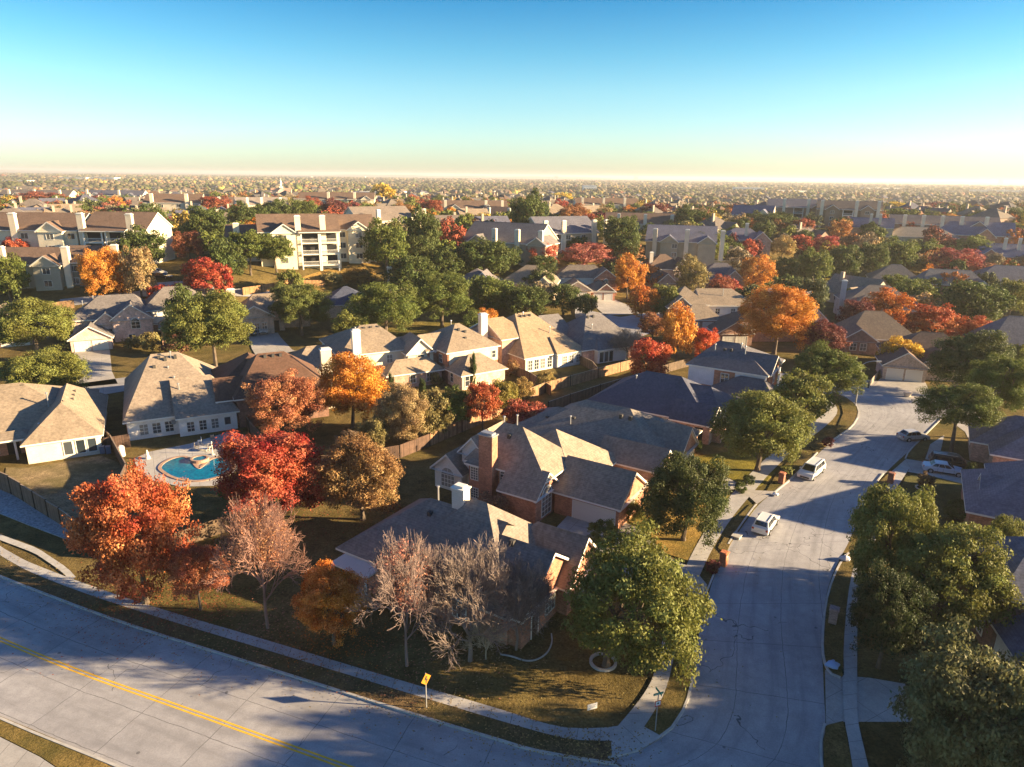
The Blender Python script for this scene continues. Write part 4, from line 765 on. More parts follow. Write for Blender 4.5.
# ------------------------------------------------------------------ trees
def leaf_mesh(name, seed, nclump, nleaf, ls, kind):
    r = np.random.default_rng(seed)
    if kind == 'oak': top, flat, up = .86, .7, -.7
    elif kind == 'maple': top, flat, up = 1.0, .8, -.75
    else: top, flat, up = .8, .7, -.9
    d = r.normal(size=(nclump*3, 3)); d /= np.linalg.norm(d, axis=1)[:, None]; d = d[d[:, 2] > up][:nclump]
    nclump = len(d)
    rad = .42+.44*r.random(nclump)**.5
    lob = 1+.22*np.sin(d[:, 0]*3.7+seed)*np.cos(d[:, 1]*3.3+seed*1.7)+.07*r.normal(size=nclump)
    c = d*rad[:, None]*lob[:, None]; c[:, 2] *= top
    cr = (.16+.16*r.random(nclump))*(70/max(nclump, 40))**.33
    ctint = np.clip(.45+.3*r.normal(size=nclump), 0, 1); d_ = d*1.0
    w = cr**2; idx = r.choice(nclump, nleaf, p=w/w.sum())
    q = r.normal(size=(nleaf, 3)); q /= np.linalg.norm(q, axis=1)[:, None]
    q *= (.35+.65*r.random(nleaf)**.6)[:, None]; q[:, 2] *= flat
    stray = r.random(nleaf) < .07; q[stray] *= 1.2+.5*r.random((int(stray.sum()), 1))
    pts = c[idx]+q*cr[idx][:, None]
    nrm = q/(np.linalg.norm(q, axis=1)[:, None]+1e-6)+r.normal(size=(nleaf, 3))*.55; nrm[:, 2] += .25
    nrm /= np.linalg.norm(nrm, axis=1)[:, None]
    a = np.cross(nrm, r.normal(size=(nleaf, 3))); a /= np.linalg.norm(a, axis=1)[:, None]; b = np.cross(nrm, a)
    s = ls*(.6+.8*r.random(nleaf))[:, None]
    V = np.empty((nleaf, 4, 3)); V[:, 0] = pts-a*s; V[:, 1] = pts+b*s*.55; V[:, 2] = pts+a*s; V[:, 3] = pts-b*s*.55
    V[..., 2] /= np.percentile(np.abs(V[..., 2]), 99.6); V[..., :2] /= np.percentile(np.hypot(V[..., 0], V[..., 1]), 99)
    tint = np.clip(ctint[idx]*.55+.45*r.random(nleaf), 0, 1)
    me = bpy.data.meshes.new(name); me.vertices.add(nleaf*4); me.vertices.foreach_set('co', V.reshape(-1))
    me.loops.add(nleaf*4); me.loops.foreach_set('vertex_index', np.arange(nleaf*4, dtype=np.int32))
    me.polygons.add(nleaf); me.polygons.foreach_set('loop_start', np.arange(0, nleaf*4, 4, dtype=np.int32)); me.polygons.foreach_set('loop_total', np.full(nleaf, 4, dtype=np.int32))
    at = me.attributes.new('tint', 'FLOAT', 'FACE'); at.data.foreach_set('value', tint.astype(np.float32))
    me.materials.append(MT['leaf']); me.update(calc_edges=True); return me
CROWN = {}
for kd in ('oak', 'maple', 'bush'):
    CROWN[kd] = [[leaf_mesh('crown', 10+i, 300, 46000, .021, kd) for i in range(2 if kd != 'bush' else 1)],
                 [leaf_mesh('crown', 20+i, 120, 9500, .042, kd) for i in range(3 if kd != 'bush' else 1)],
                 [leaf_mesh('crown', 30+i, 50, 2300, .085, kd) for i in range(3 if kd != 'bush' else 2)]]
def trunk_mesh(seed, kind):
    """unit: crown radius 1, crown centre at z=0; trunk goes down to z=-1.6 (scaled)"""
    r = random.Random(seed); mb = MB()
    def grow(p, d, ln, rad, lv):
        q = (p[0]+d[0]*ln, p[1]+d[1]*ln, p[2]+d[2]*ln); mb.tube(p, q, rad, rad*.68, 6 if lv == 0 else 5)
        if lv < 3:
            for i in range(3 if lv else 4):
                a = r.uniform(0, 2*pi); t = r.uniform(.35, .9)
                nd = Vector((d[0]+cos(a)*t, d[1]+sin(a)*t, d[2]*.8+.2)).normalized(); grow(q, nd, ln*r.uniform(.55, .8), rad*.62, lv+1)
    mb.tube((0, 0, -1.75), (0, 0, -1.45), .1, .068, 8)
    grow((0, 0, -1.45), (r.uniform(-.08, .08), r.uniform(-.08, .08), 1), .85, .066, 0)
    return mb.mesh('trunk', 'bark')
TRUNK = [trunk_mesh(i, 'oak') for i in range(4)]
def bare_mesh(seed, levels=6, spread=.55):
    r = random.Random(seed); mb = MB()
    def grow(p, d, ln, rad, lv):
        m = Vector(p)+Vector(d)*ln*.5+Vector((r.uniform(-1, 1), r.uniform(-1, 1), 0))*ln*.06; q = Vector(p)+Vector(d)*ln
        n = 6 if lv < 2 else 3
        mb.tube(p, m, rad, rad*.85, n); mb.tube(m, q, rad*.85, rad*.66, n)
        if lv >= levels: return
        k = 3 if lv < 6 else 2+(r.random() < .4)
        for i in range(k):
            a = r.uniform(0, 2*pi); t = r.uniform(.35, 1)*spread*1.25; o = Vector(d).orthogonal().normalized(); o2 = Vector(d).cross(o)
            nd = (Vector(d)+(o*cos(a)+o2*sin(a))*t+Vector((0, 0, .12))).normalized()
            grow(q if i or lv == 0 else m, nd, ln*r.uniform(.68, .88), max(.0036, rad*.6), lv+1)
    grow((0, 0, -1.5), (0, 0, 1), .62, .05, 0)
    for i in range(5):
        a = 2*pi*i/5; grow((0, 0, -1.0+.12*i), Vector((cos(a)*.8, sin(a)*.8, .6)).normalized(), .42, .022, 2)
    V_ = np.array(mb.v); V_[:, 2] -= -1.5; hz_ = np.percentile(V_[:, 2], 99.7); rr_ = np.percentile(np.hypot(V_[:, 0], V_[:, 1]), 98)
    V_[:, 2] /= hz_; V_[:, :2] /= rr_; mb.v = [tuple(q) for q in V_]
    return mb.mesh('branches', 'bark')
BARE = [bare_mesh(3, 8), bare_mesh(8, 8, .65)]
FOOT = []           # footprints already taken (x, y, r)
NT = [0]
def tree_at(x, y, z, rad, height, kind, color, label, name='tree', cat='tree', group=None, lod=1, bark=(.12, .09, .065), lowcrown=.08, seed=None, thin=None, off=(0, 0)):
    i = NT[0] if seed is None else seed; NT[0] += 1
    root = empty(name, (x, y, z), rnd.uniform(0, 6.28)); tag(root, label, cat, group)
    FOOT.append((x, y, rad))
    if kind == 'bare':
        o = bpy.data.objects.new('branches', BARE[i % 2]); COL.objects.link(o); o.parent = root; o.color = (*bark, 1)
        o.location = (0, 0, -.05); o.scale = (rad, rad, height); KIDS.setdefault(root.name, []).append(o)
        if color:
            c = bpy.data.objects.new('crown', thin or THIN[i % 2]); COL.objects.link(c); c.parent = root; c.color = (*color, 1)
            c.location = (0, 0, height*.70); c.scale = (rad*.75, rad*.75, height*.31)
        return root
    L = CROWN[kind][lod]; me = L[i % len(L)]
    zb = height*lowcrown; hh = (height-zb)/2
    c = bpy.data.objects.new('crown', me); COL.objects.link(c); c.parent = root; c.color = (*color, 1)
    ext = 1.0
    oa = -root.rotation_euler.z; c.location = (off[0]*cos(oa)-off[1]*sin(oa), off[0]*sin(oa)+off[1]*cos(oa), zb+hh*1.02); c.scale = (rad, rad, hh/ext)
    if kind != 'bush':
        t = bpy.data.objects.new('trunk', TRUNK[i % 4]); COL.objects.link(t); t.parent = root; t.color = (*bark, 1)
        zc = zb+hh; t.location = (0, 0, zc); t.scale = (rad*.8, rad*.8, (zc+.3)/1.72)
    return root
THIN = []
for k_ in range(2):
    r_ = np.random.default_rng(77+k_); me_ = leaf_mesh('crown', 60+k_, 90, 3000, .03, 'maple'); THIN.append(me_)
def tree(cx, base, wpx, top, kind, color, label, name=None, cat=None, group=None, lod=None, dz=0, **k):
    g = G(cx, base); x, y, z = g; d = proj(x, y, z)[2]; rad = wpx/2*d/F
    lc = k.get('lowcrown', .08); best = None
    for _ in range(120):
        h_ = 1.5+_*.2; zb_ = h_*lc if kind != 'bare' else h_*.25; hc = (h_-zb_)/2; zc = zb_+hc
        u_, v_, w_ = proj(x, y, z+zc); ph = math.atan2(H-z-zc, math.hypot(x, y))
        tp = v_-F/w_*math.hypot(hc*cos(ph), rad*sin(ph)) if kind != 'bare' else proj(x, y, z+h_)[1]
        if best is None or abs(tp-top) < best[0]: best = (abs(tp-top), h_)
    h = best[1]
    if lod is None: lod = 0 if wpx > 62 else (1 if wpx > 27 else 2)
    if name is None: name = {'oak': 'oak_tree', 'maple': 'maple_tree', 'bare': 'bare_tree', 'bush': 'shrub'}[kind]
    if cat is None: cat = 'shrub' if kind == 'bush' else 'tree'
    return tree_at(x, y, z, rad, h, kind, color, label, name, cat, group, lod, **k)
OAK = (.125, .145, .026); OAK2 = (.085, .105, .023); OAK3 = (.175, .178, .036); OLI = (.24, .19, .07)
RED = (.42, .095, .035); RED2 = (.31, .075, .04); CRI = (.38, .055, .032); ORG = (.52, .15, .018); ORG2 = (.58, .22, .03); SAL = (.46, .19, .10); BRN = (.30, .16, .06); DKR = (.16, .035, .035); YEL = (.55, .36, .03); TAN = (.36, .24, .11)
T = tree
# foreground and near
T(606, 668, 142, 536, 'oak', OAK3, 'large spreading green oak in a stone ring on the corner lawn', lowcrown=.02, off=(2.0, .3))
T(683, 541, 92, 458, 'oak', (.075, .088, .022), 'round dark green oak beside the sunlit driveway', lowcrown=.1)
T(757, 472, 98, 388, 'oak', OAK3, 'wide yellow green oak on the lawn near the parked minivan', lowcrown=.1)
T(797, 432, 62, 373, 'oak', OAK3, 'smaller oak between the wide oak and the street bend', lowcrown=.2)
T(820, 404, 72, 345, 'oak', OAK, 'broad oak left of the curved street lamp', lowcrown=.15)
T(884, 602, 94, 492, 'oak', OAK3, 'tall oak at the near end of the shaded verge across the street', lowcrown=.1)
T(936, 640, 112, 522, 'oak', OAK3, 'wide bright topped oak between two other oaks across the street', lowcrown=.1)
T(1000, 596, 66, 520, 'oak', OAK3, 'oak below the purple grey shingled house', lowcrown=.1)
T(878, 668, 76, 568, 'oak', (.05, .065, .02), 'dark shaded oak over the pavement across the street', lowcrown=.12)
T(962, 812, 176, 645, 'oak', (.15, .145, .055), 'huge pale green oak beside the shaded driveway and blue roofed house', lowcrown=.08)
T(950, 456, 78, 381, 'oak', OAK, 'vase shaped tree with forked trunk behind the black car', lowcrown=.4)
T(990, 440, 66, 357, 'oak', OAK, 'taller leaning tree beside the vase shaped tree', lowcrown=.35)
T(966, 398, 76, 330, 'oak', (.09, .105, .03), 'tall dense oak behind the vase shaped tree', lowcrown=.05)
T(146, 604, 108, 474, 'maple', RED, 'big bright red maple between the fence corner and main road pavement', lowcrown=.14)
T(201, 611, 58, 545, 'maple', (.46, .14, .07), 'small salmon red maple between the big red one and the pink bare one', lowcrown=.25, lod=0)
T(268, 629, 92, 505, 'bare', SAL, 'salmon pink half bare tree by the main road pavement', bark=(.29, .16, .12))
T(334, 645, 76, 563, 'maple', (.66, .22, .035), 'deep orange maple with slim trunk near the patio cover', lowcrown=.2, lod=0)
T(407, 667, 92, 546, 'bare', (.42, .17, .12), 'pinkish topped bare tree in front of the corner house', bark=(.24, .17, .145))
T(470, 662, 122, 556, 'bare', None, 'wide grey brown leafless tree screening the corner house wall', bark=(.25, .19, .155))
T(516, 650, 84, 562, 'bare', None, 'leafless tree nearest the front gable of the corner house', bark=(.24, .18, .145))
T(486, 660, 44, 618, 'bare', None, 'small pale weeping bare tree below the leafless ones', bark=(.42, .34, .22))
T(276, 522, 112, 430, 'maple', CRI, 'vivid crimson maple spreading beside the swimming pool', lowcrown=.12)
T(363, 520, 86, 437, 'maple', BRN, 'round golden brown tree right of the crimson maple', lowcrown=.12)
T(374, 452, 40, 417, 'bush', OLI, 'round olive shrub above the golden brown tree', lod=1)
T(348, 462, 30, 430, 'bush', (.2, .13, .08), 'small brownish shrub between crimson and olive foliage', lod=1)
T(288, 440, 78, 374, 'maple', (.42, .15, .07), 'salmon orange maple before the dark brown roof', lowcrown=.15)
T(353, 428, 72, 354, 'maple', ORG2, 'bright orange maple beneath the white chimney', lowcrown=.12)
T(405, 444, 62, 385, 'bush', TAN, 'grey tan thinning tree beside the orange maple', 'bare_shrub', lod=0)
T(432, 440, 46, 392, 'bush', OLI, 'olive thicket right of the tan thinning tree', 'shrub', lod=1)
T(455, 434, 40, 388, 'oak', OAK, 'green leafy tree left of the small red maple', lowcrown=.2, lod=1)
T(483, 437, 38, 384, 'maple', RED, 'small red orange maple against the lit fence', lowcrown=.3, lod=1)
T(526, 438, 54, 401, 'bush', (.36, .08, .05), 'low spreading red tree behind the tall chimney', 'maple_tree', 'tree', lod=1)
T(437, 385, 14, 372, 'bush', OLI, 'small shrub by the brick side wall', lod=2)
T(504, 412, 34, 380, 'bush', (.26, .2, .04), 'round yellow green shrub behind the long fence', lod=1)
T(522, 404, 26, 378, 'bush', (.34, .22, .07), 'straw coloured shrub beside the yellow green one', lod=1)
T(545, 390, 22, 372, 'bush', (.34, .24, .07), 'golden shrub inside the fence corner', lod=1)
T(511, 376, 16, 360, 'bush', (.34, .18, .08), 'orange shrub beside the low hipped wing', lod=2)
T(615, 476, 32, 448, 'bush', (.11, .16, .025), 'vivid green round shrub between two brick houses', lod=1)
T(491, 519, 42, 491, 'bush', (.34, .16, .09), 'reddish bare shrub at the foot of the tall brick chimney', lod=1)
T(632, 522, 26, 500, 'bush', OAK3, 'leafy shrub at the garage gable corner', lod=1)
T(602, 548, 36, 520, 'bush', OAK3, 'green shrub beside the garage driveway', lod=1)
T(641, 500, 18, 478, 'bush', (.35, .2, .1), 'tan shrub against the brick gable end', lod=2)
T(740, 494, 14, 486, 'bush', OAK2, 'low clipped shrub on the sunlit lawn by the driveway', lod=2)
T(748, 486, 13, 476, 'bush', OAK2, 'second clipped shrub on the sunlit lawn behind the first', lod=2)
T(827, 447, 13, 437, 'bush', DKR, 'round dark red shrub on the verge beyond the minivan', lod=2)
T(528, 622, 26, 600, 'bush', (.1, .09, .04), 'dark shrub at the corner house front bed', lod=1)
T(548, 600, 24, 575, 'bush', (.08, .08, .03), 'dark shrub beside the front gable bed edging', lod=1)
T(712, 574, 14, 560, 'bush', DKR, 'small dark red shrub on the thin verge by the corner oak', lod=2)
T(696, 452, 12, 440, 'bush', OAK2, 'dark shrub beside the slate roofed porch', lod=2)
T(924, 490, 16, 472, 'bush', (.14, .09, .05), 'thin brown sapling in a mulch ring on the lawn', 'sapling', 'tree', lod=2)
T(928, 504, 12, 488, 'bush', (.14, .1, .06), 'nearly bare sapling nearer the oaks on the lawn', 'sapling', 'tree', lod=2)
T(958, 520, 30, 500, 'bush', OAK2, 'clipped green hedge by the purple shingled house', 'hedge', 'hedge', lod=1)
T(968, 478, 14, 462, 'bush', OAK2, 'dark hedge beside the parked sedan bonnet', 'hedge', 'hedge', lod=2)
T(640, 366, 12, 350, 'bush', OAK2, 'dark shrub left of the red maple near the court', lod=2)
T(225, 500, 14, 484, 'bush', (.1, .16, .03), 'small bright green bush under the red maples', lod=2)
T(627, 360, 44, 330, 'bare', (.3, .25, .2), 'pale leafless tree beside the grey roofed neighbour', bark=(.3, .25, .2), lod=1)
# cypresses
for cx, b, w, t, lb in ((473, 389, 8, 353, 'slim dark cypress in front of the low hipped wing'), (392, 402, 8, 374, 'narrow green cypress right of the bright orange maple'), (423, 402, 8, 378, 'narrow cypress above the olive thicket')):
    T(cx, b, w, t, 'bush', (.06, .085, .025), lb, 'cypress_tree', 'tree', lod=1, lowcrown=.02)
# left and rear
T(50, 402, 84, 350, 'oak', OAK3, 'low wide oak behind the cream walled house', lowcrown=.1)
T(38, 360, 80, 298, 'oak', OAK3, 'spreading oak left of the twin garage house', lowcrown=.15)
T(12, 304, 44, 252, 'oak', OAK, 'dark oak before the grey gabled apartments', lowcrown=.1, lod=1)
T(22, 266, 34, 236, 'maple', CRI, 'crimson tree at the left end of the apartments')
T(4, 296, 22, 276, 'maple', CRI, 'red treetop beside the low tan roof')
T(40, 206, 50, 192, 'maple', RED2, 'dark red trees behind the long tan apartment block')
T(108, 302, 48, 250, 'maple', ORG2, 'golden orange maple right of the dark sided apartments', lod=0)
T(142, 299, 34, 248, 'maple', TAN, 'fading tan tree beside the golden orange maple')
T(145, 272, 52, 228, 'oak', OAK2, 'round oak right of the stacked balconies')
T(152, 246, 44, 205, 'oak', OAK2, 'upper oak behind the round one by the balconies')
T(190, 260, 34, 232, 'maple', (.26, .09, .05), 'rusty red tree among the oaks above the car park')
T(208, 298, 48, 258, 'maple', CRI, 'bright crimson maple at the car park edge', lod=1)
T(225, 300, 22, 268, 'maple', CRI, 'smaller crimson tree right of the bright one')
for i, (x_, w_) in enumerate(((160, 26), (176, 22))): T(x_, 304-i*3, w_, 286-i*2, 'bush', CRI, ('red hedge tree behind the white upper wall', 'red hedge tree nearer the crimson maples')[i], 'maple_tree', 'tree', lod=2)
T(208, 250, 44, 207, 'oak', OAK2, 'oak behind the rusty red tree')
T(218, 222, 36, 197, 'maple', RED2, 'dark red tree between far apartments and oaks')
T(248, 236, 40, 203, 'oak', OAK2, 'oak in the row behind the cream apartments, beside the dark red tree')
T(278, 232, 36, 200, 'oak', OAK2, 'middle oak of the row behind the cream apartments')
T(304, 228, 32, 201, 'oak', OAK, 'oak left of the dark red pair on the ridge')
T(314, 222, 28, 197, 'maple', RED2, 'brighter of the dark red pair on the ridge')
T(336, 226, 34, 199, 'maple', DKR, 'darker of the dark red pair on the ridge')
T(251, 276, 42, 232, 'oak', OAK, 'oak with bare stem before the pale apartment roof', lowcrown=.3)
T(277, 275, 42, 235, 'oak', OAK, 'oak with bare stem partly hiding the cream apartments', lowcrown=.3)
T(228, 286, 40, 240, 'oak', OAK2, 'dark oak left of the pair before the cream apartments')
T(217, 376, 84, 292, 'oak', OAK3, 'big pale green oak behind the poolside house roof', lowcrown=.25)
T(192, 345, 50, 286, 'oak', OAK2, 'tall oak beside the lean garage wing')
T(150, 352, 22, 332, 'bush', OLI, 'shrub before the arched entry', lod=2)
T(133, 350, 18, 336, 'bush', OLI, 'smaller shrub beside the arched entry', lod=2)
T(176, 356, 30, 334, 'bush', (.2, .08, .05), 'brown red shrub over the poolside ridge', lod=2)
T(302, 336, 64, 284, 'oak', (.13, .14, .03), 'bright oak beside the arched porch house', lowcrown=.25)
T(292, 300, 26, 270, 'oak', OAK3, 'slender tree on the golden bank')
T(387, 272, 52, 221, 'oak', OAK, 'tall oak right of the cream apartment wing')
T(360, 285, 34, 268, 'bush', (.26, .15, .04), 'orange tinged shrubs below the cream apartments', lod=1)
T(332, 286, 26, 272, 'bush', OLI, 'olive shrub on the golden bank', lod=2)
T(424, 262, 38, 208, 'oak', OAK2, 'dark oak before the apartment block with striped roof')
T(404, 225, 34, 203, 'maple', (.36, .17, .06), 'faded orange tree beyond the striped roof')
T(430, 222, 30, 200, 'maple', RED2, 'red tree right of the faded orange one')
T(447, 238, 20, 217, 'maple', (.48, .12, .05), 'small orange red tree beside the dark ridge oak')
T(384, 204, 26, 184, 'maple', YEL, 'bright yellow tree on the ridge skyline')
T(386, 337, 76, 284, 'oak', OAK, 'large oak above the cream two storey house', lowcrown=.15)
T(350, 345, 40, 310, 'oak', OAK3, 'low oak behind the white chimney')
T(442, 328, 66, 274, 'oak', OAK, 'large oak with forked trunk above the brick two storey', lowcrown=.2)
T(412, 300, 52, 256, 'oak', OAK2, 'oak before the slim chimney house')
T(445, 284, 40, 248, 'oak', OAK2, 'round oak behind the slim chimney roof')
T(420, 268, 36, 232, 'oak', (.1, .115, .03), 'mid oak left of the ribbed roof apartments')
T(484, 282, 60, 240, 'oak', OAK2, 'spreading oak in front of the ribbed roof apartments')
T(507, 272, 34, 245, 'oak', OAK2, 'dark oak at the right end of the ribbed roof')
T(490, 318, 56, 276, 'oak', OAK, 'bright oak right of the brick gabled house')
T(526, 322, 50, 286, 'oak', OAK2, 'oak above the big tan roofed house')
T(530, 244, 44, 192, 'oak', OAK2, 'tall oak on the ridge left of the rusty tree', lod=1)
T(540, 270, 40, 241, 'maple', (.42, .08, .05), 'scarlet tree before the blue roofed apartments')
T(542, 280, 32, 256, 'oak', OAK2, 'oak below the scarlet tree')
T(572, 230, 42, 204, 'maple', (.34, .14, .06), 'rusty orange tree on the ridge')
T(563, 207, 22, 193, 'maple', YEL, 'yellow treetop beyond the rusty orange tree')
T(584, 268, 50, 244, 'maple', (.42, .13, .1), 'pink red flowering tree row behind the red brick house')
T(602, 262, 24, 244, 'maple', CRI, 'crimson treetop at the end of the pink red row')
T(576, 252, 26, 236, 'oak', OAK2, 'small oak before the blue roofed apartments')
T(620, 262, 44, 218, 'oak', OAK2, 'tall oak right of the blue roofed apartments')
T(627, 299, 36, 254, 'maple', ORG2, 'glowing orange maple right of the red brick house', lod=1)
T(641, 322, 32, 284, 'maple', ORG, 'orange brown maple across the court')
T(663, 322, 36, 286, 'oak', OAK3, 'yellow green oak across the court')
T(540, 300, 34, 268, 'oak', OAK2, 'oak left of the small pale gabled house')
T(563, 316, 40, 284, 'oak', OAK2, 'oak in front of the small pale gabled house')
T(585, 318, 24, 294, 'oak', OAK2, 'small dark oak at the court edge')
T(690, 296, 38, 255, 'maple', (.26, .2, .07), 'olive brown tree above the blue hipped house')
T(676, 364, 42, 304, 'maple', ORG2, 'tall orange maple left of the twin garage doors', lod=1)
T(705, 366, 28, 329, 'maple', (.6, .1, .03), 'brilliant scarlet orange tree beside the double garage')
T(652, 340, 34, 312, 'maple', (.3, .12, .05), 'dull rust tree behind the tall orange maple')
T(646, 384, 46, 338, 'maple', (.48, .07, .03), 'red maple above the dark slate roof', lod=1)
T(655, 222, 32, 204, 'maple', DKR, 'dark red tree on the ridge right of centre')
T(688, 232, 34, 206, 'oak', OAK2, 'oak on the ridge left of the scarlet tree')
T(707, 232, 20, 218, 'maple', CRI, 'scarlet treetop near the blue gabled roofs')
T(706, 264, 46, 231, 'oak', OAK, 'round oak right of the cream end walled apartments')
T(730, 262, 24, 238, 'oak', OAK2, 'slim oak next to the round one by blue gables')
T(746, 260, 22, 239, 'maple', CRI, 'bright red tree between oak and blue gables')
T(722, 218, 30, 205, 'oak', OAK2, 'dark conifer like tree beyond the blue gables')
T(781, 260, 28, 236, 'maple', (.42, .28, .1), 'pale gold tree beside the blue gabled house')
T(800, 254, 26, 235, 'maple', CRI, 'crimson tree right of the pale gold tree')
T(824, 256, 28, 236, 'maple', (.4, .06, .06), 'second crimson tree behind the dark oaks')
T(775, 232, 50, 214, 'oak', OAK2, 'long row of dark trees before the brick apartments')
T(755, 292, 40, 255, 'maple', ORG2, 'orange maple with clear trunk on the lit lawn')
T(784, 284, 28, 258, 'oak', OAK2, 'first oak of the row by the long sunlit street')
T(812, 286, 40, 249, 'oak', OAK, 'widest oak of the row by the long sunlit street')
T(843, 282, 34, 246, 'oak', OAK2, 'third oak of the row by the long sunlit street')
T(870, 280, 34, 244, 'oak', OAK2, 'fourth oak of the row by the long sunlit street')
T(895, 276, 42, 238, 'oak', OAK, 'large oak at the far end of the street row')
T(838, 244, 24, 220, 'maple', (.42, .17, .05), 'orange topped tree behind the oak row')
T(860, 226, 20, 205, 'maple', DKR, 'dark red tree between the brick apartments')
T(818, 222, 22, 207, 'oak', OLI, 'olive tree before the brick stair towers')
T(893, 214, 22, 202, 'maple', YEL, 'yellow tree beyond the six chimneys')
T(946, 230, 26, 214, 'maple', (.5, .25, .06), 'orange yellow tree beyond the brown apartments')
T(974, 228, 24, 217, 'maple', YEL, 'low yellow tree above the broad red brick house')
T(998, 236, 22, 223, 'maple', YEL, 'yellow tree beside the paired chimneys')
T(806, 322, 42, 279, 'oak', (.09, .1, .04), 'grey green oak behind the big orange maple')
T(774, 354, 76, 287, 'maple', ORG2, 'big fiery orange maple above the white sided house', lowcrown=.14)
T(822, 362, 46, 320, 'maple', DKR, 'dark wine red tree right of the big orange maple', lod=1)
T(856, 334, 38, 300, 'maple', DKR, 'wine red tree beside the grey round bay house', lod=1)
T(883, 330, 50, 289, 'maple', ORG, 'rounded orange maple above the yellow tree', lod=1)
T(896, 372, 40, 336, 'maple', (.58, .34, .03), 'yellow orange maple over the pale double garage', lod=1)
T(930, 346, 54, 305, 'maple', RED, 'coral red maple left of the other coral maple', lod=1)
T(970, 348, 38, 315, 'maple', RED, 'smaller coral red maple beside the grey hipped house', lod=1)
T(910, 312, 46, 280, 'oak', OAK, 'oak above the rounded orange maple')
T(954, 280, 54, 249, 'maple', (.32, .07, .06), 'wide brick red tree before the blue roofs')
T(990, 284, 32, 264, 'maple', (.38, .17, .08), 'faded orange tree right of the wide brick red one')
T(968, 326, 64, 282, 'oak', OAK2, 'big dark oak before the white gable end', lod=1)
T(1008, 318, 34, 280, 'oak', OAK3, 'pale olive oak at the edge by the white walled house')
T(925, 262, 32, 240, 'oak', OAK, 'oak before the flat grey roof')
T(975, 262, 34, 238, 'oak', OAK, 'oak left of the paired chimneys')
T(905, 236, 26, 222, 'maple', RED2, 'red tree before the six chimneys')
T(1020, 380, 40, 340, 'oak', OAK3, 'yellow green oak at the right edge below the grey house')
T(756, 372, 16, 356, 'bush', OAK2, 'dark shrub behind the white house gable', lod=2)
# trees outside the frame that shade the road
for i, (x_, y_, r_, h_) in enumerate(((46, 31, 7, 14), (58, 36, 7, 13), (39, 27, 5, 12), (72, 42, 7, 13), (60, 26, 7, 14), (70, 33, 7, 14))):
    tree_at(x_, y_, 0, r_, h_, 'oak', OAK2, 'green oak standing outside the view beyond the main road', 'oak_tree', 'tree', 'oaks outside the view', 1, lowcrown=.1)
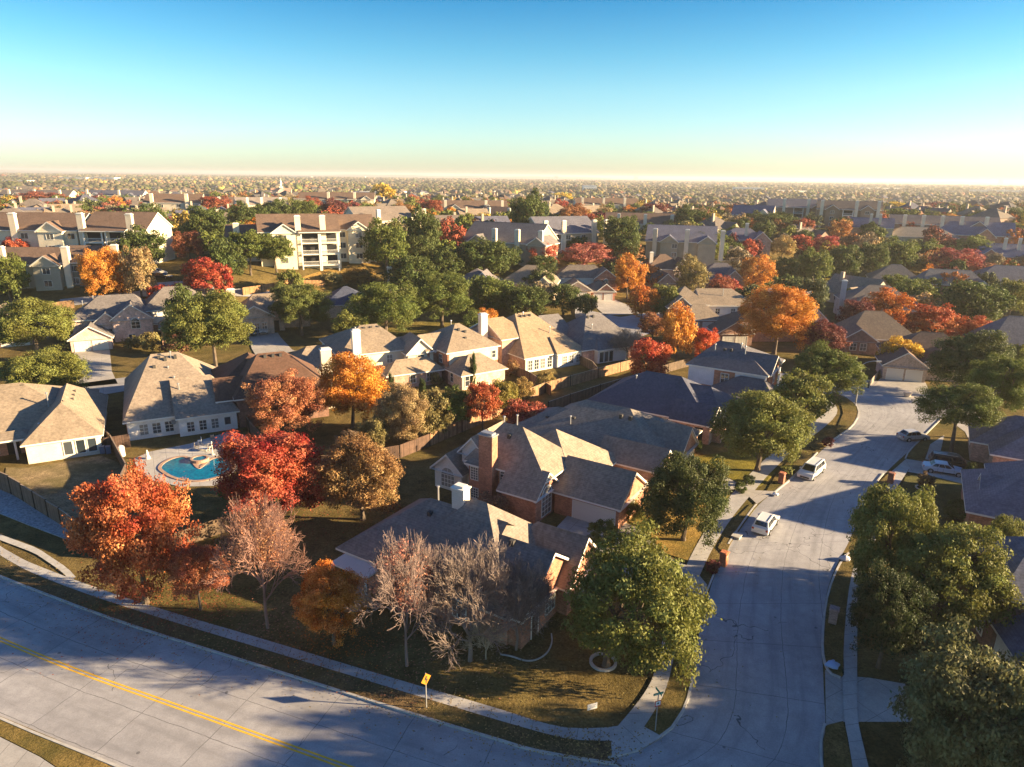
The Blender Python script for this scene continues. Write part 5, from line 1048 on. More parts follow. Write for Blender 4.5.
# ------------------------------------------------------------------ cars
def bevel(o, w=.05, seg=2):
    m = o.modifiers.new('bevel', 'BEVEL'); m.width = w; m.segments = seg; m.limit_method = 'ANGLE'; m.angle_limit = radians(28)
def make_car(label, color, kind='suv', group=None):
    """x forward, wheels on z=0"""
    root = empty('parked_car', (0, 0, 0)); tag(root, label, 'car', group)
    if kind == 'suv': L, Wd, belt, top, pts = 4.55, 1.84, 1.02, 1.66, [(-2.27, .35), (-2.27, .95), (-2.2, 1.04), (.95, 1.04), (1.9, .92), (2.22, .74), (2.27, .35)]; cab = (-2.15, -1.85, .35, 1.1)
    elif kind == 'van': L, Wd, belt, top, pts = 5.0, 1.95, 1.05, 1.75, [(-2.5, .35), (-2.5, .95), (-2.45, 1.07), (1.5, 1.07), (2.15, .92), (2.42, .72), (2.5, .35)]; cab = (-2.4, -2.15, .75, 1.65)
    elif kind == 'hatch': L, Wd, belt, top, pts = 4.2, 1.75, .95, 1.5, [(-2.1, .32), (-2.1, .88), (-2.0, .97), (.9, .97), (1.8, .84), (2.05, .66), (2.1, .32)]; cab = (-1.9, -1.3, .3, 1.0)
    else: L, Wd, belt, top, pts = 4.8, 1.82, .92, 1.44, [(-2.4, .32), (-2.4, .84), (-2.2, .96), (-1.5, .99), (1.0, .94), (2.0, .8), (2.35, .62), (2.4, .32)]; cab = (-1.75, -1.05, .25, 1.15)
    w = Wd/2; b = MB(); n = len(pts)
    for sgn in (1, -1):
        q = [(x, sgn*(w if z > .5 and z < .9 else w-.06), z) for x, z in pts]; b.poly(q if sgn < 0 else q[::-1])
    for i in range(n):
        (x0, z0), (x1, z1) = pts[i], pts[(i+1) % n]; y0 = w if .5 < z0 < .9 else w-.06; y1 = w if .5 < z1 < .9 else w-.06
        b.poly([(x0, -y0, z0), (x0, y0, z0), (x1, y1, z1), (x1, -y1, z1)])
    rb, rt, ft, fb = cab; wb, wt = w-.1, w-.28; zb = belt-.03
    C0 = [(rb, -wb, zb), (fb, -wb, zb), (fb, wb, zb), (rb, wb, zb)]; C1 = [(rt, -wt, top), (ft, -wt, top), (ft, wt, top), (rt, wt, top)]
    b.poly(C1)
    for i in range(4): j = (i+1) % 4; b.poly([C0[i], C0[j], C1[j], C1[i]])
    o = b.build('body', 'paint', root, color=color); bevel(o, .06, 2)
    def quad(name, a, b_, c, d, u0, u1, v0, v1, off, mt='carglass'):
        a, b_, c, d = map(Vector, (a, b_, c, d))
        def q(u, v): return a.lerp(b_, u).lerp(d.lerp(c, u), v)
        nn = (b_-a).cross(d-a).normalized()*off
        m = MB(); p = [q(u0, v0)+nn, q(u1, v0)+nn, q(u1, v1)+nn, q(u0, v1)+nn]; m.poly(p)
        g = [x-nn*1.5 for x in p]
        for i in range(4): j = (i+1) % 4; m.poly([p[i], g[i], g[j], p[j]])
        return m.build(name, mt, root)
    quad('windscreen', C0[1], C0[2], C1[2], C1[1], .08, .92, .12, .9, .02)
    quad('rear_window', C0[3], C0[0], C1[0], C1[3], .1, .9, .25, .88, .02)
    for a_, b_, c_, d_ in ((0, 1, 1, 0), (2, 3, 3, 2)):
        f0, f1 = (.06, .94)
        for u0, u1 in ((f0, .32), (.35, .62), (.65, f1)): quad('side_window', C0[a_], C0[b_], C1[b_], C1[a_], u0, u1, .12, .84, .02)
    x0, x1 = pts[0][0], pts[-1][0]
    for s in (-1, 1):
        m = MB(); m.box(x1-.2, x1-.02, s*(w-.42)-.18, s*(w-.42)+.18, .62, .76); m.build('headlight', 'lamp', root)
        m = MB(); m.box(x0-.01, x0+.12, s*(w-.2)-.11, s*(w-.2)+.11, .7, .92); m.build('tail_light', 'red', root)
        m = MB(); m.box(cab[3]-.55, cab[3]-.35, s*(w-.02), s*(w+.14), belt, belt+.14) if s > 0 else m.box(cab[3]-.55, cab[3]-.35, -(w+.14), -(w-.02), belt, belt+.14); m.build('wing_mirror', 'paint', root, color=color)
        for x in (x0+.85, x1-.85):
            m = MB(); m.tube((x, s*(w-.18), .34), (x, s*(w+.02), .34), .34, .34, 18); wh = m.build('wheel', 'rubber', root)
            m = MB(); m.tube((x, s*(w-.02), .34), (x, s*(w+.035), .34), .21, .19, 10); m.build('rim', 'rim', wh)
    for s in (-1, 1):
        for xs in (cab[0]+.95, (cab[0]+cab[3])/2+.1, cab[3]-.15):
            m = MB(); y_ = s*(w+.004); m.poly([(xs-.012, y_, .42), (xs+.012, y_, .42), (xs+.012, y_, .9), (xs-.012, y_, .9)]); m.build('door_seam', 'dark', o)
        m = MB(); y_ = s*(w-.02); m.box(x0+1.25, x1-1.25, min(y_, y_+s*.04), max(y_, y_+s*.04), .3, .42); m.build('sill', 'dark', root)
    m = MB(); m.box(x1-.03, x1+.02, -.55, .55, .42, .58); m.build('grille', 'dark', root)
    m = MB(); m.box(x0-.02, x0+.02, -.26, .26, .55, .68); m.build('number_plate', 'trim', root)
    if kind in ('suv', 'van'):
        for s in (-1, 1): m = MB(); m.box(rt+.15, ft-.2, s*(wt-.08)-.02, s*(wt-.08)+.02, top+.01, top+.06); m.build('roof_rail', 'metal', root)
    return root
def put(car, px, py, yaw, z=0.012):
    g = G(px, py); car.location = (g[0], g[1], g[2]+z); car.rotation_euler = (0, 0, radians(yaw)); return car
put(make_car('white crossover parked by the kerb with its rear towards the corner', (.72, .72, .70), 'suv'), 765, 528, 55)
put(make_car('white minivan facing the corner further up the side street', (.72, .71, .68), 'van'), 811, 475, 228)
put(make_car('small silver hatchback parked at the sunlit bend', (.42, .41, .38), 'hatch'), 912.5, 440, 8)
put(make_car('pale blue silver sedan on the driveway in front of the black car', (.50, .56, .64), 'sedan'), 943, 473, -24)
put(make_car('black people carrier behind the pale sedan on the driveway', (.012, .012, .014), 'van'), 950, 467, -24)
put(make_car('dark car on the left of the arched porch driveway', (.03, .03, .035), 'sedan'), 252, 335, -68, .15)
put(make_car('beige car on the right of the arched porch driveway', (.45, .4, .33), 'sedan'), 263, 333, -68, .15)
put(make_car('white car parked in the apartment car park', (.7, .7, .68), 'sedan'), 157, 275, -12, .15)
put(make_car('black car parked behind the red maples below the apartments', (.02, .02, .02), 'sedan'), 163, 279, -12, .15)
# ------------------------------------------------------------------ street furniture
def mailbox(px, py, yaw, label, col=(.34, .13, .08)):
    g = G(px, py); r = empty('brick_mailbox', (g[0], g[1], .1), radians(yaw)); tag(r, label, 'mailbox', None)
    m = MB(); m.box(-.32, .32, -.34, .34, -.1, 1.25); m.build('pillar', 'brick', r, color=col)
    m = MB(); m.box(-.39, .39, -.41, .41, 1.25, 1.33); m.box(-.3, .3, -.32, .32, 1.33, 1.41); m.build('cap', 'brick', r, color=tuple(c*1.25 for c in col))
    m = MB(); m.box(.321, .34, -.14, .14, .85, 1.05); m.build('letter_flap', 'metal', r); return r
mailbox(688, 670, -40, 'red brick mailbox beside the kerb at the street corner')
mailbox(781, 484, -38, 'brick mailbox on the verge between crossover and minivan')
mailbox(723, 566, -38, 'brick mailbox glowing in sun beside the corner oak verge', (.4, .14, .07))
mailbox(890, 484, 140, 'dark brick mailbox across the street near the sedan', (.22, .1, .07))
mailbox(832, 624, 150, 'brick mailbox on the narrow shaded verge', (.3, .22, .2))
mailbox(714, 544, -38, 'low brick mailbox half hidden beside the round oak driveway', (.3, .12, .07)) if 0 else None
def bag(px, py, col, label, s=.55):
    g = G(px, py); mb = MB(); r = random.Random(px); n = 10
    prof = [(0, .75), (.12, 1.0), (.28, .92), (.42, .6), (.5, .25), (.56, .1), (.66, .22)]
    for a in range(n):
        for (z0, r0), (z1, r1) in zip(prof[:-1], prof[1:]):
            def w(k, rr): t = 2*pi*k/n; q = rr*(1+.18*sin(k*2.3+px)); return cos(t)*q*s, sin(t)*q*s*.8
            mb.poly([(*w(a, r0), z0*s*1.5), (*w((a+1) % n, r0), z0*s*1.5), (*w((a+1) % n, r1), z1*s*1.5), (*w(a, r1), z1*s*1.5)])
    o = mb.build('rubbish_bag', 'matte', None, color=col, smooth=True); o.location = (g[0], g[1], .1); tag(o, label, 'bag'); return o
bag(832, 668, (.25, .38, .62), 'pale blue rubbish bag at the near end of the shaded verge')
bag(845, 561, (.65, .62, .64), 'white rubbish bag at the far end of the shaded verge')
bag(775, 496, (.75, .72, .66), 'white bag on the kerb beside the sunlit driveway', .4)
g = G(737, 537); r = empty('utility_box', (g[0], g[1], .0), radians(52)); tag(r, 'pale utility box lid on the verge before the crossover', 'utility box')
m = MB(); m.box(-.55, .55, -.4, .4, 0, .22); m.build('base', 'kerb', r); m = MB(); m.box(-.6, .6, -.45, .45, .22, .28); m.build('lid', 'kerb', r)
g = G(907, 397); r = empty('pot', (g[0], g[1], .1), 0); tag(r, 'pale pot beside the far double garage drive', 'pot'); m = MB(); m.tube((0, 0, 0), (0, 0, .7), .45, .7, 12); m.build('bowl', 'matte', r, color=(.6, .5, .4)); m = MB(); m.tube((0, 0, .7), (0, 0, .78), .74, .74, 12); m.build('rim', 'matte', r, color=(.6, .5, .4))
# curved street lamp
g = G(855, 406); r = empty('street_lamp', (g[0], g[1], .1), radians(0)); tag(r, 'curved arm street lamp on the verge at the street bend', 'street lamp')
m = MB(); m.tube((0, 0, 0), (0, 0, .35), .16, .14, 10); m.build('base', 'metal', r); m = MB(); m.tube((0, 0, .3), (0, 0, 6.6), .13, .09, 8); m.build('pole', 'metal', r)
m = MB(); pr_ = (0, 0, 6.6)
for i in range(1, 7): a = i/6*pi/2; q_ = (2.1*(1-cos(a)), -.4*(1-cos(a)), 6.6+1.15*sin(a)); m.tube(pr_, q_, .075, .07, 7); pr_ = q_
m.build('arm', 'metal', r); m = MB(); m.box(1.95, 2.85, -.56, -.26, 7.62, 7.8); m.build('lamp_head', 'metal', r); m = MB(); m.box(2.1, 2.7, -.52, -.3, 7.57, 7.62); m.build('lens', 'lamp', r)
# warning sign, seen nearly edge-on
g = G(426.5, 709); r = empty('warning_sign', (g[0], g[1], .09), radians(52)); tag(r, 'yellow diamond warning sign on a steel post beside the main road', 'road sign')
m = MB(); m.box(-.035, .035, -.03, .03, 0, 2.95); m.build('post', 'metal', r)
def diamond(nm, zc, s, mt, col, y0, y1, par):
    m = MB(); a = [(0, zc-s), (s, zc), (0, zc+s), (-s, zc)]
    m.poly([(x, y0, z) for x, z in a]); m.poly([(x, y1, z) for x, z in a[::-1]])
    for i in range(4): p, q = a[i], a[(i+1) % 4]; m.poly([(p[0], y1, p[1]), (q[0], y1, q[1]), (q[0], y0, q[1]), (p[0], y0, p[1])])
    return m.build(nm, mt, par, color=col)
d1 = diamond('sign_plate', 2.45, .48, 'matte', (.42, .17, .012), -.045, -.035, r)
m = MB()
for a_ in ((-.05, .05, 2.15, 2.55), (-.16, -.05, 2.45, 2.55), (.05, .16, 2.3, 2.4)): m.box(a_[0], a_[1], -.052, -.046, a_[2], a_[3])
m.poly([(-.14, -.049, 2.55), (.14, -.049, 2.55), (0, -.049, 2.75)]); m.build('symbol', 'dark', d1)
# street name sign
g = G(655, 733); r = empty('street_name_sign', (g[0], g[1], .09), radians(20)); tag(r, 'green street name blades above a small white and red sign on the corner verge', 'street sign')
m = MB(); m.tube((0, 0, 0), (0, 0, 2.95), .035, .035, 8); m.build('post', 'metal', r)
for k_, (ang, z_) in enumerate(((0, 2.95), (90, 3.14))):
    m = MB(); c_, s_ = cos(radians(ang)), sin(radians(ang))
    p = [(-.38*c_-.012*s_, -.38*s_+.012*c_), (-.38*c_+.012*s_, -.38*s_-.012*c_), (.38*c_+.012*s_, .38*s_-.012*c_), (.38*c_-.012*s_, .38*s_+.012*c_)]
    m.prism(p, z_, z_+.17); bl = m.build('name_blade', 'matte', r, color=(.01, .2, .12))
    m = MB()
    for i in range(7):
        t0 = -.3+i*.085; t1 = t0+.05
        m.poly([(t0*c_+.014*s_, t0*s_-.014*c_, z_+.05), (t1*c_+.014*s_, t1*s_-.014*c_, z_+.05), (t1*c_+.014*s_, t1*s_-.014*c_, z_+.11+.02*(i % 2)), (t0*c_+.014*s_, t0*s_-.014*c_, z_+.11+.02*(i % 2))])
    m.build('name_lettering', 'trim', bl)
m = MB(); m.box(-.23, .23, -.05, -.035, 2.05, 2.51); pl = m.build('sign_plate', 'matte', r, color=(.5, .04, .03))
m = MB(); m.box(-.18, .18, -.056, -.051, 2.13, 2.46); m.build('sign_face', 'trim', pl); m = MB(); m.box(-.06, .06, -.06, -.057, 2.24, 2.36); m.build('symbol', 'dark', pl)
g = G(592, 713); r = empty('yard_sign', (g[0], g[1], 0), radians(20)); tag(r, 'small white yard sign tilted on the shaded corner lawn', 'yard sign')
m = MB(); m.box(-.38, .38, -.01, .01, .18, .66); pl = m.build('board', 'trim', r)
for x_ in (-.2, .2): m = MB(); m.tube((x_, .02, 0), (x_, .02, .5), .012, .012, 5); m.build('stake', 'metal', r)
m = MB()
for z_, w_ in ((.52, .28), (.42, .2), (.32, .25)): m.box(-w_, w_, -.013, -.0105, z_, z_+.045)
m.build('lettering', 'matte', pl, color=(.3, .3, .35))
# stone tree ring and bed edging
def ring(cx, cy, rx, name, label, z=.02):
    g = G(cx, cy); mb = MB(); n = 28
    for i in range(n):
        a0, a1 = 2*pi*i/n, 2*pi*(i+.93)/n; q = [(g[0]+rr*cos(a), g[1]+rr*sin(a)) for a, rr in ((a0, rx), (a0, rx+.22), (a1, rx+.22), (a1, rx))]
        mb.prism(q[::-1], -.05, .16)
    o = mb.build(name, 'kerb'); tag(o, label, 'edging'); return o
ring(603, 664, .85, 'stone_ring', 'round stone ring around the corner oak trunk')
ring(924, 490, .8, 'mulch_ring', 'thin ring round the brown sapling on the green lawn')
def strip(pts, w, h, name, label, mt='kerb', cat='edging'):
    A, B = pts, offset(pts, w); mb = MB()
    for i in range(len(pts)-1): mb.prism([A[i], A[i+1], B[i+1], B[i]], -.05, h)
    o = mb.build(name, mt); tag(o, label, cat); return o
strip(smooth(PX([(500, 655), (512, 657), (525, 662), (537, 661), (548, 654), (553, 643), (552, 634)]), 2), .1, .08, 'bed_edging', 'curved pale edging of the planting bed before the corner house')
# ------------------------------------------------------------------ fences
def fence(pts, label, h=1.85, col=(.16, .09, .055), zs=None, posts=True, cap=None):
    """boards between posts; every run is one panel with boards, steps follow the ground"""
    r = empty('wood_fence', (pts[0][0], pts[0][1], hgt(*pts[0]))); tag(r, label, 'fence'); x0, y0, z0 = r.location
    for k, (a, b) in enumerate(zip(pts[:-1], pts[1:])):
        L_ = math.dist(a, b); dx, dy = (b[0]-a[0])/L_, (b[1]-a[1])/L_; nx_, ny_ = -dy*.03, dx*.03
        za = hgt(*a)-z0-.3; zb = hgt(*b)-z0-.3; dz_ = zs[k] if zs else 0
        m = MB(); ha, hb = za+.3+h+dz_, zb+.3+h+dz_
        A = (a[0]-x0, a[1]-y0); B = (b[0]-x0, b[1]-y0)
        for s in (1, -1):
            q = [(A[0]+s*nx_, A[1]+s*ny_, za), (B[0]+s*nx_, B[1]+s*ny_, zb), (B[0]+s*nx_, B[1]+s*ny_, hb), (A[0]+s*nx_, A[1]+s*ny_, ha)]; uvs = [(0, 0), (L_, 0), (L_, h), (0, h)]
            m.poly(q if s < 0 else q[::-1], uvs if s < 0 else uvs[::-1])
        m.poly([(A[0]-nx_, A[1]-ny_, ha), (B[0]-nx_, B[1]-ny_, hb), (B[0]+nx_, B[1]+ny_, hb), (A[0]+nx_, A[1]+ny_, ha)], [(0, 0), (L_, 0), (L_, .05), (0, .05)])
        for e, (Q, z_a, h_a) in enumerate(((A, za, ha), (B, zb, hb))): m.poly([(Q[0]-nx_, Q[1]-ny_, z_a), (Q[0]+nx_, Q[1]+ny_, z_a), (Q[0]+nx_, Q[1]+ny_, h_a), (Q[0]-nx_, Q[1]-ny_, h_a)])
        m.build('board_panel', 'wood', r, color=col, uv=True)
        if cap is not None:
            m = MB(); c2 = .07; m.poly([(A[0]-dy*-c2, A[1]-dx*c2, ha+.03), (B[0]-dy*-c2, B[1]-dx*c2, hb+.03), (B[0]+dy*-c2, B[1]+dx*c2, hb+.03), (A[0]+dy*-c2, A[1]+dx*c2, ha+.03)]); m.build('top_rail', 'matte', r, color=cap)
        if posts:
            m = MB(); m.box(A[0]-.07, A[0]+.07, A[1]-.07, A[1]+.07, za, ha+.08); m.build('post', 'wood', r, color=col)
    return r
fence(PX([(-60, 470), (-25, 478), (0, 490), (12, 495), (24, 502), (36, 510), (49, 518), (62, 526), (75, 536), (84, 543)]), 'stepped dark wood fence above the gravel strip', 2.1, (.17, .11, .075), [.5, .4, .4, .3, .15, .15, 0, 0, -.1], cap=(.3, .22, .15))
fence(PX([(84, 543), (100, 530), (112, 515), (128, 478), (112, 448), (105, 441)]), 'wood fence between the brown back lawn and the pool yard', 1.9, (.12, .075, .05), cap=(.28, .2, .14))
fence(PX([(105, 452), (101, 452), (131, 447)]), 'short wood gate fence between the two left houses', 1.9, (.1, .06, .045))
fence(PX([(84, 543), (130, 560), (180, 548), (230, 530)]), 'dark wood fence hidden behind the big red maple', 1.8, (.12, .08, .05))
fence(PX([(236, 412), (250, 432), (272, 458), (300, 470), (345, 468), (400, 458), (430, 446)]), 'dark fence behind crimson maple running to the lit fence', 1.8, (.11, .065, .045), cap=(.25, .15, .1))
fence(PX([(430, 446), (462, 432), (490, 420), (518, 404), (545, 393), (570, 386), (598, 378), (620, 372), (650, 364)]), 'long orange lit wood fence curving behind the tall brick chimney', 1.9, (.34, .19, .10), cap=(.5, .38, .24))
fence(PX([(508, 372), (530, 382), (551, 396)]), 'wood fence between low hipped wing and tan roofed house', 1.8, (.26, .14, .08), cap=(.4, .28, .18))
fence(PX([(575, 362), (592, 370), (598, 378)]), 'short wood fence behind the white rear windows', 1.8, (.2, .13, .08), cap=(.35, .25, .16))
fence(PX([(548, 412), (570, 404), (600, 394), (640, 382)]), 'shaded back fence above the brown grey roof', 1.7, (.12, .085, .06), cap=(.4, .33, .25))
fence(PX([(640, 382), (668, 372), (690, 366)]), 'back fence beside the white sided house', 1.7, (.13, .09, .06))
gf = lambda l: [tuple(G(*p)[:2]) for p in l]
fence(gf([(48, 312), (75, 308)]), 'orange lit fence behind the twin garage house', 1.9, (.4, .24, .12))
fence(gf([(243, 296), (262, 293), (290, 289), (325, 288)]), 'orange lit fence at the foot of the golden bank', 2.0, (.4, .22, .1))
fence(PX([(812, 404), (798, 398), (770, 392)]), 'low rail fence behind the broad oak', 1.4, (.2, .16, .12))
fence(PX([(868, 388), (880, 374), (888, 368)]), 'low sloping fence beside the pale double garage', 1.2, (.3, .25, .2))
# ------------------------------------------------------------------ pool and patio
def blob(pts, n=4): 
    q = pts+[pts[0]]
    for _ in range(n):
        o_ = []
        for a, b in zip(q[:-1], q[1:]): o_ += [(a[0]*.75+b[0]*.25, a[1]*.75+b[1]*.25), (a[0]*.25+b[0]*.75, a[1]*.25+b[1]*.75)]
        q = o_+[o_[0]]
    return q[:-1]
patch('patio_slab', PX([(134, 459), (150, 452), (190, 444), (232, 431), (246, 436), (243, 452), (237, 470), (215, 486), (180, 487), (150, 480), (137, 470)]), .06, 'walk', 'pale patio paving around the swimming pool', uvrot=.5, thick=.1)
pool = blob(PX([(160, 468), (168, 461), (181, 457), (190, 460), (195, 468), (199, 470), (204, 467), (212, 459), (224, 458), (232, 464), (231, 472), (219, 477), (203, 481), (190, 481), (175, 478), (166, 473)]), 2)
r = empty('swimming_pool', (*P(197, 470), 0)); tag(r, 'heart shaped turquoise swimming pool with brick coping', 'swimming pool'); ox, oy = r.location[0], r.location[1]
lp = [(x-ox, y-oy) for x, y in pool]; m = MB(); m.poly([(x, y, .085) for x, y in lp]); m.build('water', 'water', r)
op = lp+[lp[0]]; 
def outset(pl, k): 
    n = len(pl); out = []
    for i in range(n):
        a, b = pl[i-1], pl[(i+1) % n]; dx, dy = b[0]-a[0], b[1]-a[1]; l = math.hypot(dx, dy) or 1; out.append((pl[i][0]+dy/l*k, pl[i][1]-dx/l*k))
    return out
area = sum(a[0]*b[1]-b[0]*a[1] for a, b in zip(lp, lp[1:]+lp[:1])); kk_ = .42 if area > 0 else -.42
ou = outset(lp, kk_); m = MB()
for i in range(len(lp)): j = (i+1) % len(lp); q = [lp[i], lp[j], ou[j], ou[i]]; q = q if area < 0 else q[::-1]; m.prism(q, .0, .14)
m.build('coping', 'solar', r)
g = P(200, 461.5); r = empty('hot_tub', (g[0], g[1], 0)); tag(r, 'small round spa basin on the back edge of the heart shaped pool', 'spa')
m = MB(); n = 24
for i in range(n):
    a0, a1 = 2*pi*i/n, 2*pi*(i+1)/n; m.prism([(rr*cos(a), rr*sin(a)*.9) for a, rr in ((a0, .85), (a0, 1.15), (a1, 1.15), (a1, .85))], 0, .5)
m.build('coping', 'solar', r); m = MB(); m.poly([(.88*cos(2*pi*i/n), .78*sin(2*pi*i/n), .42) for i in range(n)]); m.build('water', 'water', r)
def stool(px, py, yaw, label, kind='chair', col=(.7, .68, .62)):
    g = P(px, py); r = empty('lounge_chair' if kind == 'lounger' else kind if kind != 'chair' else 'patio_chair', (g[0], g[1], .062), radians(yaw)); tag(r, label, {'lounger': 'sun lounger', 'chair': 'chair'}.get(kind, kind.replace('_', ' ')))
    if kind == 'lounger':
        m = MB(); m.box(-.9, .45, -.32, .32, .3, .38); m.build('seat', 'matte', r, color=col); m = MB(); m.poly([(.45, -.32, .36), (.45, .32, .36), (1.0, .32, .85), (1.0, -.32, .85)]); m.poly([(.45, .32, .30), (.45, -.32, .30), (1.0, -.32, .79), (1.0, .32, .79)]); m.build('backrest', 'matte', r, color=col); fx = (-.8, .35)
    else:
        m = MB(); m.box(-.25, .25, -.25, .25, .42, .48); m.build('seat', 'matte', r, color=col); m = MB(); m.box(.2, .25, -.25, .25, .48, .95); m.build('backrest', 'matte', r, color=col); fx = (-.22, .2)
    for x in fx:
        for s in (-.22, .22): m = MB(); m.box(x-.025, x+.025, s-.025, s+.025, 0, .42 if kind != 'lounger' else .3); m.build('leg', 'matte', r, color=col)
    return r
g = P(208, 448); r = empty('patio_table', (g[0], g[1], .062)); tag(r, 'round patio table beside the spa', 'table'); m = MB(); m.tube((0, 0, .7), (0, 0, .75), .65, .65, 16); m.build('table_top', 'matte', r, color=(.55, .5, .42)); m = MB(); m.tube((0, 0, 0), (0, 0, .7), .05, .05, 8); m.build('post', 'metal', r)
stool(200, 444, 30, 'patio chair behind the round table, its back to the wall'); stool(213, 442, 120, 'patio chair on the spa side of the round table', col=(.3, .25, .2)); stool(197, 449, 200, 'patio chair nearest the pool by the round table', col=(.4, .33, .25))
stool(206, 451, -20, 'white sun lounger next to the round patio table', 'lounger'); stool(226, 448, 25, 'white sun lounger near the crimson maple', 'lounger')
g = P(213, 455); r = empty('water_feature', (g[0], g[1], .062)); tag(r, 'slim pale umbrella post standing at the pool edge', 'post'); m = MB(); m.tube((0, 0, 0), (0, 0, 1.9), .05, .05, 8); m.build('pole', 'trim', r); m = MB(); m.tube((0, 0, 0), (0, 0, .12), .25, .22, 10); m.build('base', 'kerb', r)
g = P(148, 459); r = empty('garden_statue', (g[0], g[1], .062)); tag(r, 'white garden statue by the left rim of the pool', 'statue')
m = MB(); m.tube((0, 0, 0), (0, 0, .35), .3, .26, 12); m.build('plinth', 'trim', r); m = MB(); m.tube((0, 0, .35), (0, 0, .8), .2, .16, 10); m.tube((0, 0, .8), (0, 0, 1.05), .17, .05, 10); m.tube((0, 0, 1.0), (0, 0, 1.2), .09, .08, 10); m.tube((0, 0, .75), (.22, 0, .95), .05, .03, 6); m.build('figure', 'trim', r, smooth=True)
g = P(122, 456); r = empty('water_tank', (g[0], g[1], 0)); tag(r, 'cream pool filter tank behind the side fence', 'tank'); m = MB(); m.tube((0, 0, .1), (0, 0, 1.3), .42, .42, 16); m.tube((0, 0, 1.3), (0, 0, 1.5), .42, .15, 16); m.build('drum', 'trim', r); m = MB(); m.tube((0, 0, 0), (0, 0, .1), .45, .45, 12); m.build('base', 'kerb', r)
for px, lb in ((103, 'grey blue wheeled bin left of the other bin'), (109, 'grey blue wheeled bin beside the cream wall corner')):
    g = P(px, 454); r = empty('wheeled_bin', (g[0], g[1], .06), radians(28)); tag(r, lb, 'bin'); m = MB(); m.box(-.28, .28, -.3, .3, .08, 1.0); m.build('body', 'matte', r, color=(.16, .18, .23)); m = MB(); m.box(-.31, .31, -.34, .34, 1.0, 1.07); m.build('lid', 'matte', r, color=(.12, .14, .2))
    for s in (-.3, .3): m = MB(); m.tube((s-.03, .28, .1), (s+.03, .28, .1), .1, .1, 10); m.build('wheel', 'rubber', r)
HAZE = 1.25e-4
# ------------------------------------------------------------------ further rows of houses and trees
HF = []
for o in bpy.data.objects:
    if o.parent is None and o.get('category') in ('house', 'apartment block', 'church'):
        r = o.rotation_euler.z; L_ = 32 if o['category'] == 'apartment block' else 13
        HF.append((o.location.x+cos(r)*L_*.4-sin(r)*6, o.location.y+sin(r)*L_*.4+cos(r)*6, L_*.62+4))
def visible(x, y, z, m=25):
    p = proj(x, y, z)
    return p[2] > 5 and -m < p[0] < 1024+m and p[1] < 790
def hits(x, y, r, foot): return any((x-a)**2+(y-b)**2 < (r+c)**2 for a, b, c in foot)
# prototypes of far houses
def far_proto(kind, seed):
    r = random.Random(seed); mbw, mbr, mbc = MB(), MB(), MB()
    w, d, ze = r.uniform(12, 17), r.uniform(11, 14), r.choice((3.2, 5.6))
    def blk(x0, x1, y0, y1, ze, zr, gable, ax='x'):
        mbw.box(x0, x1, y0, y1, -4, ze); o = .4; a, b, c, e = x0-o, x1+o, y0-o, y1+o; s = 0 if gable else min((e-c)/2, (b-a)/2-.1); z = ze-.15
        if ax == 'x':
            ym = (c+e)/2; A, B = (a+s, ym, zr), (b-s, ym, zr)
            mbr.poly([(a, c, z), (b, c, z), B, A]); mbr.poly([(b, e, z), (a, e, z), A, B])
            (mbw if gable else mbr).poly([(a+(o if gable else 0), e, z), (a+(o if gable else 0), c, z), (A[0]+(o if gable else 0), A[1], zr-.05 if gable else zr)]); (mbw if gable else mbr).poly([(b-(o if gable else 0), c, z), (b-(o if gable else 0), e, z), (B[0]-(o if gable else 0), B[1], zr-.05 if gable else zr)])
        else:
            xm = (a+b)/2; A, B = (xm, c, zr), (xm, e, zr)
            mbr.poly([(b, c, z), (b, e, z), B, A]); mbr.poly([(a, e, z), (a, c, z), A, B]); mbw.poly([(a+o, c+o, z), (b-o, c+o, z), (xm, c+o, zr-.05)]); mbw.poly([(b-o, e-o, z), (a+o, e-o, z), (xm, e-o, zr-.05)])
    blk(0, w, 0, d, ze, ze+d*.36, kind % 2 == 0); blk(w*.5, w-.6, -3, d*.5, ze-.1, ze+2.6, True, 'y')
    if kind > 1: blk(-3, w*.3, 3, d-1, 3, 5.4, False)
    mbc.box(w*.2, w*.2+1.0, d*.3, d*.3+.8, 0, ze+d*.36+1.1)
    gl = MB()
    for x in (w*.12, w*.3): gl.box(x, x+1.3, -.04, 0.05, 1, 2.5)
    if ze > 4:
        for x in (w*.12, w*.3): gl.box(x, x+1.3, -.04, 0.05, 3.7, 5.0)
    gl.box(w*.75-1.2-.3, w*.75+1.2-.3, -3.04, -2.9, 0, 2.2)
    return mbw.mesh('wall', 'wall'), mbr.mesh('roof', 'shingle'), mbc.mesh('chimney', 'wall'), gl.mesh('window', 'glass')
PROTO = [far_proto(k, 5+k) for k in range(4)]
RCOL = [RT, RG, RB, (.12, .12, .16), (.17, .14, .12), (.2, .165, .13)]; WCOL = [BR, BRP, TN, (.4, .3, .23), (.5, .42, .32), CR, (.34, .22, .16)]
RN = ['tan', 'grey', 'dark brown', 'blue grey', 'brown grey', 'pale brown']
NH = len(HF); cand = []
def cell(x, y):     # suburban rows: turn with the district
    return 28 if sin(x*.004+1)*cos(y*.003) > 0 else -32
for dist in range(3):
    pass
yy = 150.0
while yy < 1500:
    half = yy*.80+30; step = 21 if yy < 700 else 23; xx = -half
    while xx < half:
        x, y = xx+rnd.uniform(-4, 4), yy+rnd.uniform(-6, 6); z = hgt(x, y)
        if visible(x, y, z+4) and not hits(x, y, 9, HF): cand.append((x, y, z))
        xx += step*rnd.choice((1, 1, 1, 2))
    yy += 27+yy*.018
